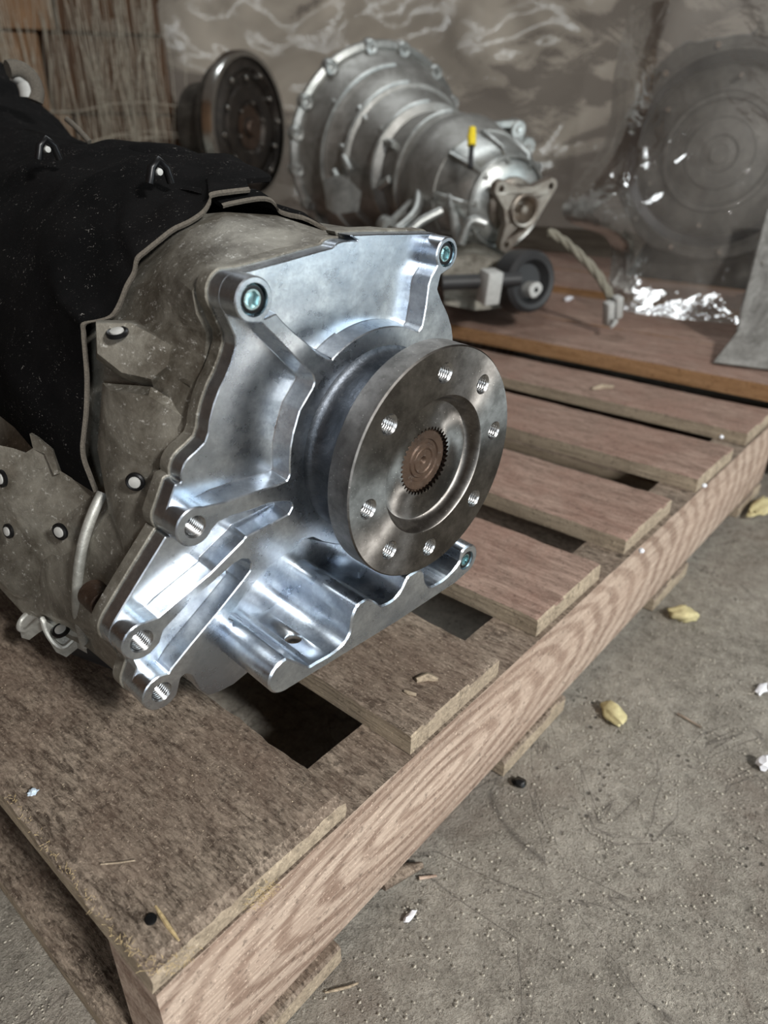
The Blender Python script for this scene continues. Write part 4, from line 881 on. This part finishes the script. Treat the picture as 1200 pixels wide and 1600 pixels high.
p = Vector([(1.104,0.0998,0.1012)][0]); obj('rust_patch', prism(chaikin([(.01, .012), (-.008, .013), (-.010, -.01), (.012, -.012)], 2), -.004, .001, .0003).xf(frame(p, Vector(CC) - p)), WORANGE, br, label='orange rusty patch')
# ================================================================== WRAPPED CARTONS top left
CW = Vector([(1.1155,1.9469,0.5312)][0]); MW = frame(Vector((CW.x, CW.y, FL)), (-.55, -.83, 0)); MWi = MW.inverted()
ct = empty('carton_stack', MW); tag(ct, 'brown cartons bundled in stringy stretch film behind the felt blanket', 'carton stack')
zt = [FL + .30, FL + .47, FL + .64, FL + .81, FL + .98]
for i, (x0, x1, y0, y1) in enumerate([(-.62, -.05, .325, .47), (-.04, .22, .325, .47), (-.60, -.10, .475, .66), (-.09, .23, .475, .66), (-.62, -.05, .665, .90), (-.04, .22, .665, .9)]):
    obj('carton', box(x0, x1, y0, y1, -.13, random.uniform(-.02, .01), ch=.004), CARD if i % 2 == 0 else WDARK, ct, label=None)
for y_ in (.02, .10, .18, .26): obj('slat', box(-.62, .24, y_, y_ + .05, -.13, .0, ch=.003), WDARK if y_ < .2 else GALV, ct)
random.seed(21); g = Geo()
for k in range(230):
    x = random.uniform(-.35, .23); y = random.uniform(.24, .35); x2 = x + random.gauss(0, .03); hgt = random.uniform(.2, .65); z = .018 + random.random() * .02
    pth = [(x + (x2 - x) * t + .006 * math.sin(t * 7 + k), y + hgt * t, z + .01 * math.sin(t * 3 + k)) for t in [i / 8 for i in range(9)]]
    tube(pth, random.uniform(.0003, .0010), 4, g)
for k in range(7):
    y = random.uniform(.28, .85); tube([(-.3 + .55 * t, y + .01 * math.sin(5 * t + k) + .03 * t * random.uniform(-1, 1), .03) for t in [i / 6 for i in range(7)]], .0012, 4, g)
obj('film_strands', g, STRAND, ct, 60)['kind'] = 'stuff'
lg = box(-.26, .04, 0, .345, .16, .42, ch=.01).xf(frame(Vector([(1.0507,1.5837,0.2446)][0]).xy.to_3d() + Vector((0, 0, FL)), (-.5, -.86, 0)))
tag(obj('concrete_curb', lg, m_concrete('pale_concrete', (.26, .25, .22), (.44, .42, .37)), None, 40), 'pale concrete block low behind the felt blanket at left', 'concrete block')
# ================================================================== SMALL THINGS
def shell_thing(px, lab, r, seed, sc=(1.5, .9, .7)):
    x, y, z = px; g = blob((0, 0, r * .55), r, seed, sc, .5, 3)
    M_ = Matrix.Translation((x, y, FL)) @ Matrix.Rotation(seed, 4, 'Z'); g.xf(M_)
    tag(obj('nut_shell', g, SHELL, None, 60), lab, 'nut shell', 'dry yellow shells beside the pallet')
shell_thing([(0.3781,-0.0363,-0.118)][0], 'yellowish shell fragment on the concrete, the nearer of the two beside the stringer', .0085, 1.)
shell_thing([(0.5484,-0.0284,-0.118)][0], 'yellowish shell fragment on the concrete, the farther of the two beside the stringer', .0095, 2.2)
x, y, z = [(0.8343,-0.0182,-0.118)][0]; tag(obj('dry_leaf', blob((x, y, FL + .008), .02, 5, (1.5, .5, .25), .6, 3), SHELL, None, 60), 'curled tan leaf on the concrete at the right edge', 'leaf')
x, y, z = [(0.4043,-0.1412,-0.118)][0]; tag(obj('white_stone', blob((x, y, FL + .004), .0062, 8, (1, .8, .8), .5), WHITEB, None, 40), 'white stone on the concrete at the right edge', 'stone')
x, y, z = [(0.2716,-0.0144,-0.118)][0]; tag(obj('black_stone', blob((x, y, FL + .002), .0042, 3, (1, 1.3, .7), .5), BLACKGAP, None, 40), 'small black and white stone alone on the concrete', 'stone')
x, y, z = [(0.1445,-0.017,-0.118)][0]; tag(obj('white_chip', blob((x, y, FL + .001), .003, 3, (1.6, .7, .5), .5), WHITEB, None, 40), 'white chip on the concrete just right of the stringer', 'stone')
x, y, z = [(0.4915,-0.1161,-0.118)][0]; tag(obj('paper_scrap', blob((x, y, FL + .001), .006, 6, (1.6, .6, .25), .5), WHITEB, None, 40), 'flat white scrap on the concrete at the right edge above the white stone', 'scrap')
x, y, z = [(0.0106,0.1185,0)][0]; tag(obj('lint', blob((x, y, .0014), .0019, 4, (1.2, 1, .7), .8, 3), simple('blue_white_lint', (.55, .65, .75), .9), None, 40), 'tuft of bluish white lint on the nearest board', 'lint')
def splinter(path, r, lab, mat=WSAW, n='wood_splinter'): tag(obj(n, tube(path, r, 6), mat, None, 60), lab, 'splinter')
q = [Vector(p) + Vector((0, 0, .0012)) for p in [(0.0123,0.0571,0),(0.0177,0.0519,0),(0.0235,0.0472,0)]]; splinter(q, [.0004, .0005, .0004], 'thin dry straw lying on the nearest board')
q = [Vector(p) + Vector((0, 0, .0012)) for p in [(0.0819,-0.0092,-0.118),(0.0876,-0.0133,-0.118),(0.0924,-0.0168,-0.118),(0.0973,-0.0194,-0.118)]]; splinter(q, [.0005, .0009, .0008, .0005], 'curved pale sliver on the concrete below the stringer')
q = [Vector(p) + Vector((0, 0, .0014)) for p in [(0.2006,0.0271,0),(0.2075,0.0236,0),(0.2097,0.0176,0)]]; splinter(q, [.0018, .003, .0012], 'torn wood chip on the second board', WSAW, 'wood_chip')
q = [Vector(p) + Vector((0, 0, .0012)) for p in [(0.1887,0.0263,0),(0.189,0.0226,0),(0.1907,0.0191,0)]]; splinter(q, [.0008, .0014, .0010], 'small pale chip on the second board near its front edge', WSAW, 'wood_chip')
q = [Vector(p) + Vector((0, 0, .002)) for p in [(0.7956,0.2059,0),(0.8144,0.2013,0),(0.8247,0.1898,0)]]; splinter(q, [.002, .004, .002], 'torn pale chip on a rear board of the pallet', WSAW, 'wood_chip')
x, y, z = [(1.2288,0.4716,0.018)][0]; tag(obj('plastic_scrap', blob((x, y, .022), .010, 6, (1.4, .6, .4), .5), WHITEB, None, 40), 'white plastic scrap on the rear platform beside the rubber mount', 'scrap')
q = [Vector(p) + Vector((0, 0, .004)) for p in [(0.1467,0.0061,-0.118),(0.1596,0.0056,-0.118),(0.1742,-0.0032,-0.118)]]; splinter(q, [.003, .006, .002], 'dark bark piece on the concrete against the stringer', WTOP, 'bark_piece')
q = [Vector(p) + Vector((0, 0, .001)) for p in [(0.1674,-0.006,-0.118),(0.1759,-0.0131,-0.118)]]; splinter(q, [.0012, .0008], 'short pinkish sliver on the concrete near the stringer', WSIDE)
q = [Vector(p) + Vector((0, 0, .001)) for p in [(0.4162,-0.0733,-0.118),(0.4131,-0.0931,-0.118)]]; splinter(q, [.0012, .0008], 'dark thin twig on the concrete right of the shells', WTOP, 'twig')
# loose grit on the concrete and crumbs on the nearest board
random.seed(31); g = Geo()
def pebble(x, y, z, r):
    vs = [(x + r * random.uniform(.7, 1.3) * a, y + r * random.uniform(.7, 1.3) * b, z + r * random.uniform(.5, .9) * c) for a, b, c in ((1, 0, 0), (-1, 0, 0), (0, 1, 0), (0, -1, 0), (0, 0, 1), (0, 0, -1))]
    g.add(vs, [(0, 2, 4), (2, 1, 4), (1, 3, 4), (3, 0, 4), (2, 0, 5), (1, 2, 5), (3, 1, 5), (0, 3, 5)])
for k in range(5200):
    x = random.uniform(-.05, .62); y = random.uniform(-.20, -.006) if random.random() < .8 else random.uniform(-.3, .3)
    if x > -.01 and y > 0: x = random.uniform(-.16, -.01)
    pebble(x, y, FL + .0002, random.choice((.0003, .0004, .0005, .0007, .001)))
for k in range(800): pebble(random.uniform(-.12, -.01), random.uniform(0, .35), FL, random.choice((.0003, .0005, .0008)))
tag(obj('floor_grit', g, GRIT, None, 180, smooth=False), 'loose pale grit scattered over the concrete', 'grit', kind='stuff')
g = Geo()
for k in range(500): pebble(random.uniform(.003, .108), random.uniform(.01, .32), .0003, random.choice((.0002, .0003, .0005)))
for k in range(300): pebble(random.uniform(.168, .25), random.uniform(.005, .2), .0002, random.choice((.0002, .0003, .0005)))
tag(obj('board_crumbs', g, WSAW, None, 180, smooth=False), 'tiny wood crumbs on the deck boards', 'crumbs', kind='stuff')
